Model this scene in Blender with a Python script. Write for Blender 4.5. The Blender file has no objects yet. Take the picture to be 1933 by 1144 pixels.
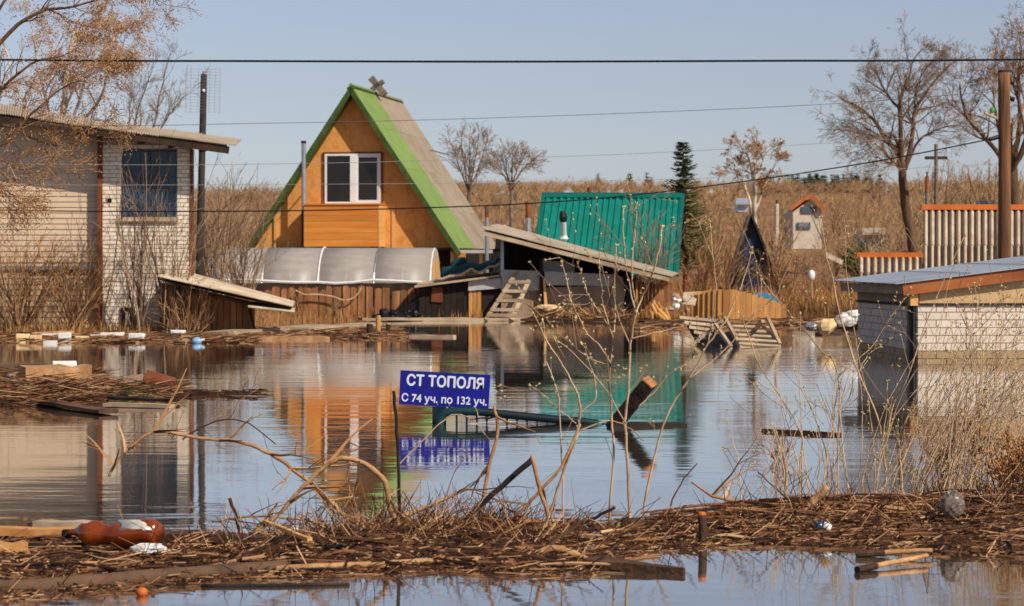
import bpy, math, random
from mathutils import Vector, Matrix
R = random.Random(7)
rad = math.radians
V = Vector
scn = bpy.context.scene
col = scn.collection

# ------------------------------------------------------------------ camera
FPX, CX, HY, HC = 4500.0, 966.5, 500.0, 1.25     # focal length in photo pixels, centre column, horizon row, eye height
cam = bpy.data.cameras.new('camera')
cam.sensor_width = 36.0
cam.lens = 36.0 * FPX / 1933.0
cam.shift_y = -(572.0 - HY) / 1933.0
cam.clip_start = 0.1
cam.clip_end = 3000.0
cam.dof.use_dof = True
cam.dof.focus_distance = 16.5
cam.dof.aperture_fstop = 7.0
camo = bpy.data.objects.new('camera', cam)
camo.location = (0, 0, HC)
camo.rotation_euler = (rad(90), 0, 0)
col.objects.link(camo)
scn.camera = camo

# ------------------------------------------------------------------ sky and sun
SUN_AZ, SUN_EL = 46.0, 40.0        # degrees to the right of straight behind the camera; elevation
sd = V((math.sin(rad(SUN_AZ)) * math.cos(rad(SUN_EL)), -math.cos(rad(SUN_AZ)) * math.cos(rad(SUN_EL)), math.sin(rad(SUN_EL))))
world = bpy.data.worlds.new('World')
scn.world = world
world.use_nodes = True
wn, wl = world.node_tree.nodes, world.node_tree.links
wn.clear()
sky = wn.new('ShaderNodeTexSky')
sky.sky_type = 'NISHITA'
sky.sun_disc = False
sky.sun_elevation = rad(SUN_EL)
sky.sun_rotation = math.atan2(sd.x, sd.y)
sky.air_density = 1.0
sky.dust_density = 0.5
sky.ozone_density = 1.0
sky.altitude = 100
hs = wn.new('ShaderNodeHueSaturation')
hs.inputs['Saturation'].default_value = 0.55
bg = wn.new('ShaderNodeBackground')
bg.inputs['Strength'].default_value = 0.079
wo = wn.new('ShaderNodeOutputWorld')
wl.new(sky.outputs[0], hs.inputs['Color'])
tint = wn.new('ShaderNodeMix')          # the camera's cool white balance
tint.data_type = 'RGBA'; tint.blend_type = 'MULTIPLY'; tint.inputs['Factor'].default_value = 1.0
tint.inputs['B'].default_value = (0.94, 0.985, 1.16, 1)
wl.new(hs.outputs[0], tint.inputs['A'])
wl.new(tint.outputs['Result'], bg.inputs['Color'])
wl.new(bg.outputs[0], wo.inputs['Surface'])
sl = bpy.data.lights.new('sun', 'SUN')
sl.energy = 4.6
sl.angle = rad(0.55)
sl.color = (1.0, 0.92, 0.80)
so = bpy.data.objects.new('sun', sl)
so.rotation_euler = sd.to_track_quat('Z', 'Y').to_euler()
so.location = (20, -20, 30)
col.objects.link(so)
scn.view_settings.view_transform = 'Standard'
scn.view_settings.look = 'None'
scn.view_settings.gamma = 1.0
scn.view_settings.exposure = 0.0
scn.view_settings.use_curve_mapping = False
scn.cycles.max_bounces = 6
scn.cycles.transparent_max_bounces = 12

# ------------------------------------------------------------------ helpers: pixels to places
def W(px, py, D):
    'point of the place at depth D seen in photo pixel (px, py)'
    return V(((px - CX) * D / FPX, D, HC - (py - HY) * D / FPX))
def G(px, py, z=0.0):
    'point on the level z (the water by default) under photo pixel (px, py)'
    D = FPX * (HC - z) / (py - HY)
    return W(px, py, D)
def ru(a, b): return R.uniform(a, b)
def rvec(): 
    while True:
        v = V((ru(-1, 1), ru(-1, 1), ru(-1, 1)))
        if 0.05 < v.length < 1: return v.normalized()

# ------------------------------------------------------------------ helpers: meshes
class MB:
    def __init__(s):
        s.v, s.f, s.r, s.cur = [], [], [], 0.5
    def add(s, vs, fs):
        o = len(s.v)
        s.v.extend(vs)
        for f in fs:
            s.f.append(tuple(i + o for i in f)); s.r.append(s.cur)
        return s
    def hexa(s, p):      # 8 corners: 0-3 lower ring, 4-7 upper ring
        return s.add(p, [(3, 2, 1, 0), (4, 5, 6, 7), (0, 1, 5, 4), (1, 2, 6, 5), (2, 3, 7, 6), (3, 0, 4, 7)])
    def box(s, x0, x1, y0, y1, z0, z1):
        return s.hexa([V((x0, y0, z0)), V((x1, y0, z0)), V((x1, y1, z0)), V((x0, y1, z0)),
                       V((x0, y0, z1)), V((x1, y0, z1)), V((x1, y1, z1)), V((x0, y1, z1))])
    def bar(s, a, b, w, h, up=V((0, 0, 1)), w2=None, h2=None):   # w across, h along 'up'
        a, b = V(a), V(b)
        t = (b - a).normalized()
        x = t.cross(up)
        if x.length < 1e-4: x = t.cross(V((0, 1, 0)))
        x.normalize(); u = x.cross(t).normalized()
        w2 = w if w2 is None else w2; h2 = h if h2 is None else h2
        P = []
        for p, ww, hh in ((a, w, h), (b, w2, h2)):
            P += [p - x * ww / 2 - u * hh / 2, p + x * ww / 2 - u * hh / 2, p + x * ww / 2 + u * hh / 2, p - x * ww / 2 + u * hh / 2]
        return s.add(P, [(0, 1, 2, 3), (7, 6, 5, 4), (4, 5, 1, 0), (5, 6, 2, 1), (6, 7, 3, 2), (7, 4, 0, 3)])
    def tube(s, pts, rr, n=6, cap=True):
        pts = [V(p) for p in pts]
        if not hasattr(rr, '__len__'): rr = [rr] * len(pts)
        vs, fs = [], []
        ref = None
        for i, p in enumerate(pts):
            t = (pts[min(i + 1, len(pts) - 1)] - pts[max(i - 1, 0)])
            if t.length < 1e-9: t = V((0, 0, 1))
            t.normalize()
            if ref is None:
                ref = t.cross(V((0.31, 0.17, 0.93)))
                if ref.length < 0.1: ref = t.cross(V((1, 0, 0)))
            x = (ref - t * ref.dot(t))
            if x.length < 1e-6: x = t.cross(V((0, 1, 0.2)))
            x.normalize(); ref = x; y = t.cross(x)
            for k in range(n):
                a = 2 * math.pi * k / n
                vs.append(p + (x * math.cos(a) + y * math.sin(a)) * rr[i])
        for i in range(len(pts) - 1):
            for k in range(n):
                k2 = (k + 1) % n
                fs.append((i * n + k, i * n + k2, (i + 1) * n + k2, (i + 1) * n + k))
        if cap:
            fs.append(tuple(range(n - 1, -1, -1)))
            fs.append(tuple((len(pts) - 1) * n + k for k in range(n)))
        return s.add(vs, fs)
    def poly(s, pts, ext):     # planar polygon extruded by vector ext
        pts = [V(p) for p in pts]; n = len(pts); ext = V(ext)
        return s.add(pts + [p + ext for p in pts],
                     [tuple(range(n)), tuple(range(2 * n - 1, n - 1, -1))] + [(i, i + n, (i + 1) % n + n, (i + 1) % n) for i in range(n)])
    def slab(s, pts, th):      # polygon extruded along its normal, away from the viewer side
        pts = [V(p) for p in pts]
        n = (pts[1] - pts[0]).cross(pts[-1] - pts[0]).normalized()
        return s.poly(pts, n * th)
    def corr(s, A, B, C, D, n, amp, th=0.012, kind='sine', rows=1, noise=0.0):
        'corrugated sheet: A-B upper edge, D-C lower edge, n waves from A to B'
        A, B, C, D = V(A), V(B), V(C), V(D)
        nr = (D - A).cross(B - A).normalized()
        if kind == 'sine': prof = [(k / 8, math.sin(2 * math.pi * k / 8)) for k in range(8)]
        else: prof = [(0, -1), (0.42, -1), (0.52, 1), (0.9, 1)]
        us = [((i + t) / n, h) for i in range(n) for t, h in prof] + [(1.0, prof[0][1])]
        m = len(us); vs = []
        for lay in (0, 1):
            for r in range(rows + 1):
                t = r / rows
                for u, h in us:
                    p = A.lerp(B, u).lerp(D.lerp(C, u), t)
                    vs.append(p + nr * (h * amp - lay * th + (ru(-noise, noise) if noise else 0)))
        fs = []
        L = (rows + 1) * m
        for r in range(rows):
            for i in range(m - 1):
                a = r * m + i
                fs.append((a, a + m, a + m + 1, a + 1)); fs.append((L + a + 1, L + a + m + 1, L + a + m, L + a))
        for i in range(m - 1):
            fs.append((i, i + 1, L + i + 1, L + i)); b = rows * m + i
            fs.append((b + 1, b, L + b, L + b + 1))
        for r in range(rows):
            a = r * m; fs.append((a + m, a, L + a, L + a + m)); a = r * m + m - 1; fs.append((a, a + m, L + a + m, L + a))
        return s.add(vs, fs)
    def seg(s, a, b, r0, r1):      # light three-sided twig
        t = b - a
        x = t.cross(V((0.3, 0.8, 0.5)))
        if x.length < 1e-6: x = t.cross(V((1, 0, 0)))
        x.normalize(); y = t.normalized().cross(x)
        vs = []
        for p, r in ((a, r0), (b, r1)):
            vs += [p + x * r, p - x * r * 0.5 + y * r * 0.87, p - x * r * 0.5 - y * r * 0.87]
        return s.add(vs, [(0, 1, 4, 3), (1, 2, 5, 4), (2, 0, 3, 5)])
    def chip(s, c, a, b):           # small flake spanned by two vectors
        n = a.cross(b); n = n.normalized() * min(a.length, b.length) * 0.25 if n.length > 1e-12 else V((0, 0, 0.002))
        return s.add([c - a, c - b, c + a, c + b, c + n], [(0, 1, 4), (1, 2, 4), (2, 3, 4), (3, 0, 4), (3, 2, 1, 0)])
    def bud(s, c, d, l, w):         # pointed bud along d
        d = d.normalized(); x = d.cross(V((0.2, 0.9, 0.4))).normalized(); y = d.cross(x)
        m = c + d * l * 0.45
        return s.add([c, m + x * w, m + y * w, m - x * w, m - y * w, c + d * l],
                     [(0, 2, 1), (0, 3, 2), (0, 4, 3), (0, 1, 4), (1, 2, 5), (2, 3, 5), (3, 4, 5), (4, 1, 5)])
    def blob(s, c, rx, ry, rz, n=8, m=5, jit=0.0):
        vs = [c + V((0, 0, -rz))]; fs = []
        for i in range(1, m):
            a = -math.pi / 2 + math.pi * i / m
            for k in range(n):
                b = 2 * math.pi * k / n; j = 1 + ru(-jit, jit)
                vs.append(c + V((rx * math.cos(a) * math.cos(b) * j, ry * math.cos(a) * math.sin(b) * j, rz * math.sin(a) * j)))
        vs.append(c + V((0, 0, rz)))
        for k in range(n): fs.append((0, 1 + (k + 1) % n, 1 + k))
        for i in range(m - 2):
            for k in range(n):
                a = 1 + i * n; k2 = (k + 1) % n
                fs.append((a + k, a + k2, a + n + k2, a + n + k))
        t = len(vs) - 1; a = 1 + (m - 2) * n
        for k in range(n): fs.append((t, a + k, a + (k + 1) % n))
        return s.add(vs, fs)
    def mesh(s, name, off=None, smooth=False):
        me = bpy.data.meshes.new(name)
        vv = [tuple(p - off) for p in s.v] if off is not None else [tuple(p) for p in s.v]
        me.from_pydata(vv, [], s.f)
        at = me.attributes.new('rnd', 'FLOAT', 'FACE')
        at.data.foreach_set('value', s.r)
        if smooth: me.polygons.foreach_set('use_smooth', [True] * len(me.polygons))
        me.update()
        return me
    def build(s, name, m, parent=None, origin=None, world=True, smooth=False):
        '''one mesh object; world: the builder's points are world points, else they are in the parent's own frame'''
        if parent is not None and world:
            inv = MAT[parent.name].inverted()
            s.v = [inv @ p for p in s.v]
        off = V(origin) if (origin is not None and parent is None) else None
        o = bpy.data.objects.new(name, s.mesh(name, off, smooth))
        if off is not None: o.location = off
        o.data.materials.append(m)
        col.objects.link(o)
        if parent is not None: o.parent = parent; MAT[o.name] = MAT[parent.name].copy()
        if name in ('buds', 'twigs', 'crown', 'stems', 'stem'): o['kind'] = 'stuff'
        return o
MAT = {}
LABELS = {}
def tag(o, label, cat, group=None, kind=None):
    if label: o['label'] = label
    if cat: o['category'] = cat
    if group: o['group'] = group
    if kind: o['kind'] = kind
    return o
def thing(name, label, cat, loc=(0, 0, 0), rotz=0.0, group=None):
    o = bpy.data.objects.new(name, None)
    o.empty_display_size = 0.2
    o.location = loc; o.rotation_euler = (0, 0, rotz)
    col.objects.link(o)
    MAT[o.name] = Matrix.Translation(V(loc)) @ Matrix.Rotation(rotz, 4, 'Z')
    return tag(o, label, cat, group)
def inst(src, name, parent, loc, rot=(0, 0, 0), scale=(1, 1, 1), mat=None):
    'a piece that shares mesh data'
    o = bpy.data.objects.new(name, src)
    o.location = loc; o.rotation_euler = rot; o.scale = scale
    if parent is not None: o.parent = parent
    if mat is not None:
        o.material_slots[0].link = 'OBJECT'; o.material_slots[0].material = mat
    col.objects.link(o)
    return o

# ------------------------------------------------------------------ materials
def lin(c):
    return tuple((x / 255 / 12.92) if x / 255 <= 0.04045 else ((x / 255 + 0.055) / 1.055) ** 2.4 for x in c) + (1.0,)
MATS = {}
def mat(name, c1, c2=None, c3=None, rough=0.8, scale=6.0, stretch=(1, 1, 1), bump=0.0, bscale=None, var=0.25, spec=0.3, metal=0.0,
        alpha=1.0, attr=False, detail=5.0, k=1.0, trans=0.0, lo=0.35, hi=0.65):
    '''noise between c1 and c2 (0-255 sRGB albedo), a coarse stain of c3, value shift per object (or per face when attr)'''
    if name in MATS: return MATS[name]
    m = bpy.data.materials.new(name); m.use_nodes = True
    N, L = m.node_tree.nodes, m.node_tree.links
    b = N['Principled BSDF']
    c2 = c2 or c1
    A = [x * k for x in lin(c1)[:3]] + [1]; B = [x * k for x in lin(c2)[:3]] + [1]
    tc = N.new('ShaderNodeTexCoord'); mp = N.new('ShaderNodeMapping'); mp.inputs['Scale'].default_value = stretch
    L.new(tc.outputs['Object'], mp.inputs['Vector'])
    oi = N.new('ShaderNodeObjectInfo')
    off = N.new('ShaderNodeVectorMath'); off.operation = 'ADD'
    sc_ = N.new('ShaderNodeVectorMath'); sc_.operation = 'SCALE'; sc_.inputs['Scale'].default_value = 37.0
    cmb = N.new('ShaderNodeCombineXYZ')
    for i in range(3): L.new(oi.outputs['Random'], cmb.inputs[i])
    L.new(cmb.outputs[0], sc_.inputs[0]); L.new(mp.outputs[0], off.inputs[0]); L.new(sc_.outputs[0], off.inputs[1])
    nz = N.new('ShaderNodeTexNoise'); nz.inputs['Scale'].default_value = scale; nz.inputs['Detail'].default_value = detail
    nz.inputs['Roughness'].default_value = 0.65
    L.new(off.outputs[0], nz.inputs['Vector'])
    mr = N.new('ShaderNodeMapRange'); mr.inputs['From Min'].default_value = lo; mr.inputs['From Max'].default_value = hi
    L.new(nz.outputs['Fac'], mr.inputs['Value'])
    mx = N.new('ShaderNodeMix'); mx.data_type = 'RGBA'
    mx.inputs['A'].default_value = A; mx.inputs['B'].default_value = B
    L.new(mr.outputs[0], mx.inputs['Factor'])
    out = mx.outputs['Result']
    if c3:
        n2 = N.new('ShaderNodeTexNoise'); n2.inputs['Scale'].default_value = scale * 0.23; n2.inputs['Detail'].default_value = 3
        L.new(off.outputs[0], n2.inputs['Vector'])
        m2 = N.new('ShaderNodeMapRange'); m2.inputs['From Min'].default_value = 0.52; m2.inputs['From Max'].default_value = 0.68
        m2.inputs['To Max'].default_value = 0.75
        L.new(n2.outputs['Fac'], m2.inputs['Value'])
        x2 = N.new('ShaderNodeMix'); x2.data_type = 'RGBA'
        x2.inputs['B'].default_value = [x * k for x in lin(c3)[:3]] + [1]
        L.new(m2.outputs[0], x2.inputs['Factor']); L.new(out, x2.inputs['A']); out = x2.outputs['Result']
    hv = N.new('ShaderNodeHueSaturation')
    vr = N.new('ShaderNodeMapRange'); vr.inputs['To Min'].default_value = 1 - var; vr.inputs['To Max'].default_value = 1 + var
    if attr:
        at = N.new('ShaderNodeAttribute'); at.attribute_name = 'rnd'; L.new(at.outputs['Fac'], vr.inputs['Value'])
    else: L.new(oi.outputs['Random'], vr.inputs['Value'])
    L.new(vr.outputs[0], hv.inputs['Value']); L.new(out, hv.inputs['Color'])
    L.new(hv.outputs[0], b.inputs['Base Color'])
    b.inputs['Roughness'].default_value = rough
    b.inputs['Specular IOR Level'].default_value = spec
    b.inputs['Metallic'].default_value = metal
    b.inputs['Alpha'].default_value = alpha
    if trans: b.inputs['Transmission Weight'].default_value = trans
    if bump:
        bp = N.new('ShaderNodeBump'); bp.inputs['Strength'].default_value = bump; bp.inputs['Distance'].default_value = 0.02
        n3 = N.new('ShaderNodeTexNoise'); n3.inputs['Scale'].default_value = bscale or scale * 2.5; n3.inputs['Detail'].default_value = 6
        L.new(off.outputs[0], n3.inputs['Vector']); L.new(n3.outputs['Fac'], bp.inputs['Height']); L.new(bp.outputs[0], b.inputs['Normal'])
    MATS[name] = m
    return m
def ramp_mat(name, cols, rough=0.85, k=1.0, spec=0.2, trl=0.0):
    'colour picked per face by the rnd attribute'
    m = bpy.data.materials.new(name); m.use_nodes = True
    N, L = m.node_tree.nodes, m.node_tree.links
    b = N['Principled BSDF']
    at = N.new('ShaderNodeAttribute'); at.attribute_name = 'rnd'
    cr = N.new('ShaderNodeValToRGB'); e = cr.color_ramp.elements
    for i in range(1, len(cols) - 1): e.new(i / (len(cols) - 1))
    for i, c in enumerate(cols):
        e[i].position = i / (len(cols) - 1); e[i].color = [x * k for x in lin(c)[:3]] + [1]
    L.new(at.outputs['Fac'], cr.inputs['Fac']); L.new(cr.outputs['Color'], b.inputs['Base Color'])
    b.inputs['Roughness'].default_value = rough; b.inputs['Specular IOR Level'].default_value = spec
    MATS[name] = m
    return m

# albedos (0-255 sRGB)
M_siding = mat('beige_siding', (212, 186, 156), (202, 174, 144), rough=0.5, scale=3, stretch=(0.3, 1, 1), var=0.05, spec=0.35)
M_siding_low = mat('stained_siding', (200, 170, 134), (182, 150, 114), (162, 130, 96), rough=0.6, scale=2, stretch=(0.4, 1, 1), var=0.07)
M_wbrick = mat('cream_brick', (244, 230, 208), (234, 216, 192), (206, 178, 146), rough=0.85, scale=9, var=0.09, bump=0.4, bscale=30)
M_mortar = mat('mortar', (194, 170, 144), (168, 144, 120), rough=0.95, scale=12, bump=0.4)
M_hutbrick = mat('silicate_brick', (228, 212, 194), (214, 196, 176), rough=0.85, scale=7, var=0.07, bump=0.4, bscale=25)
M_wetbrick = mat('wet_brick', (176, 148, 112), (160, 132, 98), rough=0.6, scale=7, var=0.1, bump=0.3)
M_redtrim = mat('red_brown_paint', (136, 74, 42), (110, 56, 32), (86, 46, 30), rough=0.65, scale=5, stretch=(1, 1, 0.3), var=0.12)
M_slate = mat('asbestos_slate', (186, 168, 144), (160, 142, 120), (138, 120, 98), rough=0.9, scale=4, var=0.08, bump=0.4, bscale=20)
M_slate2 = mat('weathered_slate', (205, 186, 160), (176, 154, 128), (140, 116, 90), rough=0.9, scale=4, stretch=(1, 1, .5), var=0.1, bump=0.4, bscale=20)
M_darkwood = mat('dark_wood', (70, 50, 36), (44, 32, 24), rough=0.85, scale=5, stretch=(1, 1, 0.25), var=0.25, bump=0.4)
M_pole = mat('pole_wood', (150, 102, 66), (112, 72, 46), (70, 48, 34), rough=0.85, scale=4, stretch=(5, 5, 0.35), var=0.1, bump=0.6)
M_poledark = mat('tarred_pole', (66, 58, 52), (44, 40, 36), rough=0.85, scale=4, stretch=(5, 5, 0.35), var=0.1, bump=0.6)
M_osb = mat('osb_board', (228, 164, 90), (212, 142, 70), (200, 128, 62), rough=0.7, scale=16, var=0.05, bump=0.25, bscale=40, detail=8)
M_osb_pale = mat('osb_pale', (214, 178, 132), (192, 150, 102), rough=0.75, scale=22, var=0.05, bump=0.3, bscale=40, detail=8)
M_plank_or = mat('varnished_plank', (224, 150, 66), (206, 126, 48), (214, 110, 36), rough=0.5, scale=3, stretch=(0.25, 1, 3), var=0.13, bump=0.2, spec=0.4)
M_plank_lt = mat('fresh_and_lit_plank', (222, 172, 104), (206, 150, 82), rough=0.6, scale=4, stretch=(1, 1, 0.3), var=0.06)  # fresh planks; also the sunlit tone of the balcony side
M_greenroof = mat('green_roof_sheet', (128, 150, 74), (116, 138, 64), rough=0.6, scale=2, var=0.03, spec=0.35)
M_greendark = mat('green_verge', (74, 96, 44), (54, 72, 34), rough=0.6, scale=4, var=0.08)
M_taproof = mat('grey_roll_roofing', (158, 142, 120), (142, 126, 105), (130, 114, 94), rough=0.9, scale=3, var=0.05, bump=0.3, bscale=60)
M_white = mat('white_plastic', (232, 230, 226), (222, 218, 212), rough=0.4, scale=2, var=0.02, spec=0.4)
M_glass = mat('dark_glass', (22, 18, 16), (34, 28, 24), rough=0.06, scale=1.2, var=0.1, spec=0.5)
M_catkin = ramp_mat('catkins', [(134, 94, 62), (166, 122, 84), (186, 146, 106), (204, 172, 134)])
M_panedark = mat('shutter_glass', (20, 66, 92), (16, 40, 56), rough=0.1, scale=2, var=0.15, spec=0.5)
M_glassblue = mat('blue_shutter', (30, 66, 92), (22, 50, 74), (20, 34, 48), rough=0.4, scale=3, var=0.1, spec=0.4)
M_galv = mat('galvanised', (170, 174, 178), (148, 152, 156), rough=0.4, scale=6, var=0.08, metal=0.6)
M_tin = mat('tin_roof', (190, 194, 200), (172, 178, 186), (150, 152, 156), rough=0.45, scale=3, var=0.05, metal=0.35)
M_teal = mat('teal_sheet', (10, 128, 110), (6, 112, 98), rough=0.45, scale=2, var=0.03, spec=0.4)
M_tealdark = mat('teal_cap', (6, 104, 92), (4, 92, 82), rough=0.5, scale=3, var=0.03)
M_tarp = mat('teal_tarp', (14, 78, 76), (8, 52, 54), rough=0.6, scale=4, var=0.1)
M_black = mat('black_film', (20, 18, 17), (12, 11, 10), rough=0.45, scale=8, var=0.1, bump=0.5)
M_dark_boards = mat('dark_interior_boards', (48, 38, 30), (30, 24, 20), rough=0.9, scale=5, stretch=(1, 1, 0.2), var=0.25)  # dark boards; also paints shade inside the open shed and pallet
M_rust = mat('rusty_steel', (150, 84, 44), (104, 60, 38), (120, 116, 112), rough=0.8, scale=6, var=0.1, bump=0.3)
M_picket = mat('weathered_picket', (172, 118, 74), (128, 82, 52), (96, 66, 46), rough=0.85, scale=4, stretch=(2, 2, 0.3), var=0.3, bump=0.4)
M_yplank = mat('yellow_plank', (206, 152, 88), (182, 124, 66), (160, 104, 58), rough=0.8, scale=4, stretch=(2, 2, 0.25), var=0.16, bump=0.3)
M_greywood = mat('grey_wood', (196, 172, 142), (160, 134, 106), (128, 104, 82), rough=0.85, scale=5, stretch=(0.4, 1, 1), var=0.15, bump=0.4)
M_plaster = mat('stained_plaster', (172, 148, 124), (150, 124, 102), (128, 100, 80), rough=0.95, scale=3, var=0.05, bump=0.4)
M_panel = mat('light_grey_panel', (196, 188, 182), (178, 170, 164), rough=0.6, scale=3, var=0.05)
M_poly = mat('polycarbonate', (206, 196, 184), (188, 176, 164), rough=0.4, scale=2, stretch=(1, 6, 1), var=0.05, alpha=0.5, spec=0.5)
M_orange = mat('orange_ridge', (206, 108, 40), (188, 92, 32), (166, 84, 40), rough=0.6, scale=4, var=0.05)
M_signblue = mat('sign_blue', (22, 26, 140), (16, 20, 122), rough=0.35, scale=2, var=0.02, spec=0.4)
M_lettering = mat('sign_white', (216, 218, 226), (206, 208, 218), rough=0.4, scale=5, var=0.02)
M_gate = mat('dark_teal_paint', (18, 40, 46), (12, 26, 30), (20, 62, 66), rough=0.5, scale=6, var=0.1)
M_gateend = mat('teal_paint', (14, 110, 110), (10, 90, 92), rough=0.5, scale=6, var=0.05)
M_foam = mat('white_foam', (236, 232, 226), (220, 214, 206), (196, 178, 152), rough=0.9, scale=8, var=0.06, bump=0.4)
M_foamy = mat('yellowed_foam', (228, 196, 150), (214, 176, 124), rough=0.9, scale=8, var=0.1, bump=0.4)
M_drift = mat('driftwood', (196, 152, 106), (158, 112, 72), (120, 82, 52), rough=0.85, scale=9, stretch=(1, 1, 1), var=0.16, bump=0.5, bscale=40)
M_driftdark = mat('wet_driftwood', (84, 56, 38), (52, 36, 26), (112, 76, 48), rough=0.65, scale=9, var=0.2, bump=0.5, bscale=40)
M_charred = mat('dark_stick', (46, 36, 30), (28, 22, 19), (84, 60, 42), rough=0.75, scale=12, var=0.1, bump=0.4)
M_bark = mat('bark', (112, 84, 62), (80, 58, 44), (140, 106, 78), rough=0.9, scale=6, stretch=(1, 1, 0.4), var=0.15, bump=0.5)
M_barkgrey = mat('grey_bark', (128, 112, 98), (98, 84, 72), rough=0.9, scale=6, var=0.15)
M_birch = mat('birch_bark', (214, 200, 182), (178, 160, 140), (96, 80, 68), rough=0.8, scale=3, stretch=(1, 1, 3), var=0.1)
M_stem = mat('sapling_stem', (214, 182, 146), (180, 142, 106), (128, 94, 68), rough=0.8, scale=14, var=0.15)
M_cable = mat('black_cable', (26, 24, 26), (20, 19, 20), rough=0.6, var=0.05)
M_wire = mat('aluminium_wire', (176, 170, 164), (158, 152, 146), rough=0.5, var=0.1, metal=0.3)
M_wiredark = mat('dark_wire', (104, 96, 92), (88, 80, 76), rough=0.6, var=0.1)
M_twig = ramp_mat('twig_colours', [(62, 42, 30), (96, 66, 44), (134, 94, 60), (176, 130, 86), (206, 164, 116)])
M_thin = ramp_mat('thin_twig_colours', [(92, 70, 54), (124, 98, 76), (150, 122, 96), (176, 146, 114)])
M_litter = ramp_mat('litter_colours', [(36, 24, 18), (64, 40, 26), (98, 62, 40), (132, 88, 56), (172, 124, 84), (208, 168, 124)], k=0.92)
M_budy = ramp_mat('yellow_green_buds', [(186, 158, 110), (204, 178, 126), (182, 168, 100), (214, 194, 150)])
M_budo = ramp_mat('orange_buds', [(116, 72, 38), (154, 100, 54), (184, 128, 72), (206, 162, 104)])
M_grass = ramp_mat('dry_grass', [(130, 92, 56), (164, 116, 70), (190, 142, 90), (150, 102, 56), (120, 100, 52)])
M_wood_far = ramp_mat('far_wood_colours', [(116, 92, 68), (146, 116, 84), (170, 138, 100), (164, 122, 80), (188, 158, 120)], k=1.0)
M_conifer = ramp_mat('spruce_needles', [(38, 48, 26), (60, 72, 34), (86, 96, 46), (110, 114, 58)])
# ------------------------------------------------------------------ the land, the flood
def smooth(a, b, x):
    t = max(0.0, min(1.0, (x - a) / (b - a))); return t * t * (3 - 2 * t)
def shore(x):
    'depth at which the land comes out of the flood'
    s = 42.6 + 11.0 * smooth(-6.2, -4.3, x) + 8.0 * smooth(3.6, 6.0, x)
    return s + 0.35 * math.sin(x * 1.7) + 0.2 * math.sin(x * 4.1 + 1)
def land(x, y):
    d = y - shore(x)
    if d < 0: return max(-1.3, d * 0.22)
    z = 0.06 * smooth(0, 1.2, d) + 0.16 * smooth(1, 12, d) + 1.0 * smooth(25, 150, d) * smooth(-30, 20, x + 10)
    z += 9.6 * smooth(120, 330, y) + 5.0 * smooth(340, 700, y)
    z += 0.03 * math.sin(x * 0.9 + y * 0.5) * smooth(2, 8, d)
    return z
def land_sheet():
    xs, ys = [], []
    y = -30.0
    while y < 1500:
        ys.append(y)
        y += 6 if y < 36 else (0.5 if y < 70 else (2 if y < 110 else (10 if y < 400 else 80)))
    x = -700.0
    while x <= 700:
        xs.append(x); ax = abs(x)
        x += 0.5 if (-14 < x < 20) else (2 if ax < 40 else (10 if ax < 120 else 80))
    mb = MB(); n = len(xs)
    vs = [V((x, y, land(x, y))) for y in ys for x in xs]
    fs = [(j * n + i, j * n + i + 1, (j + 1) * n + i + 1, (j + 1) * n + i) for j in range(len(ys) - 1) for i in range(n - 1)]
    mb.add(vs, fs)
    m = mat('dry_ground', (150, 106, 66), (116, 80, 50), (172, 130, 84), rough=0.95, scale=0.9, var=0.0, bump=0.6, bscale=6, detail=9)
    o = mb.build('ground', m, smooth=True)
    tag(o, 'brown dry riverside land rising behind the flooded plots', None, kind='structure')
land_sheet()

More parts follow.
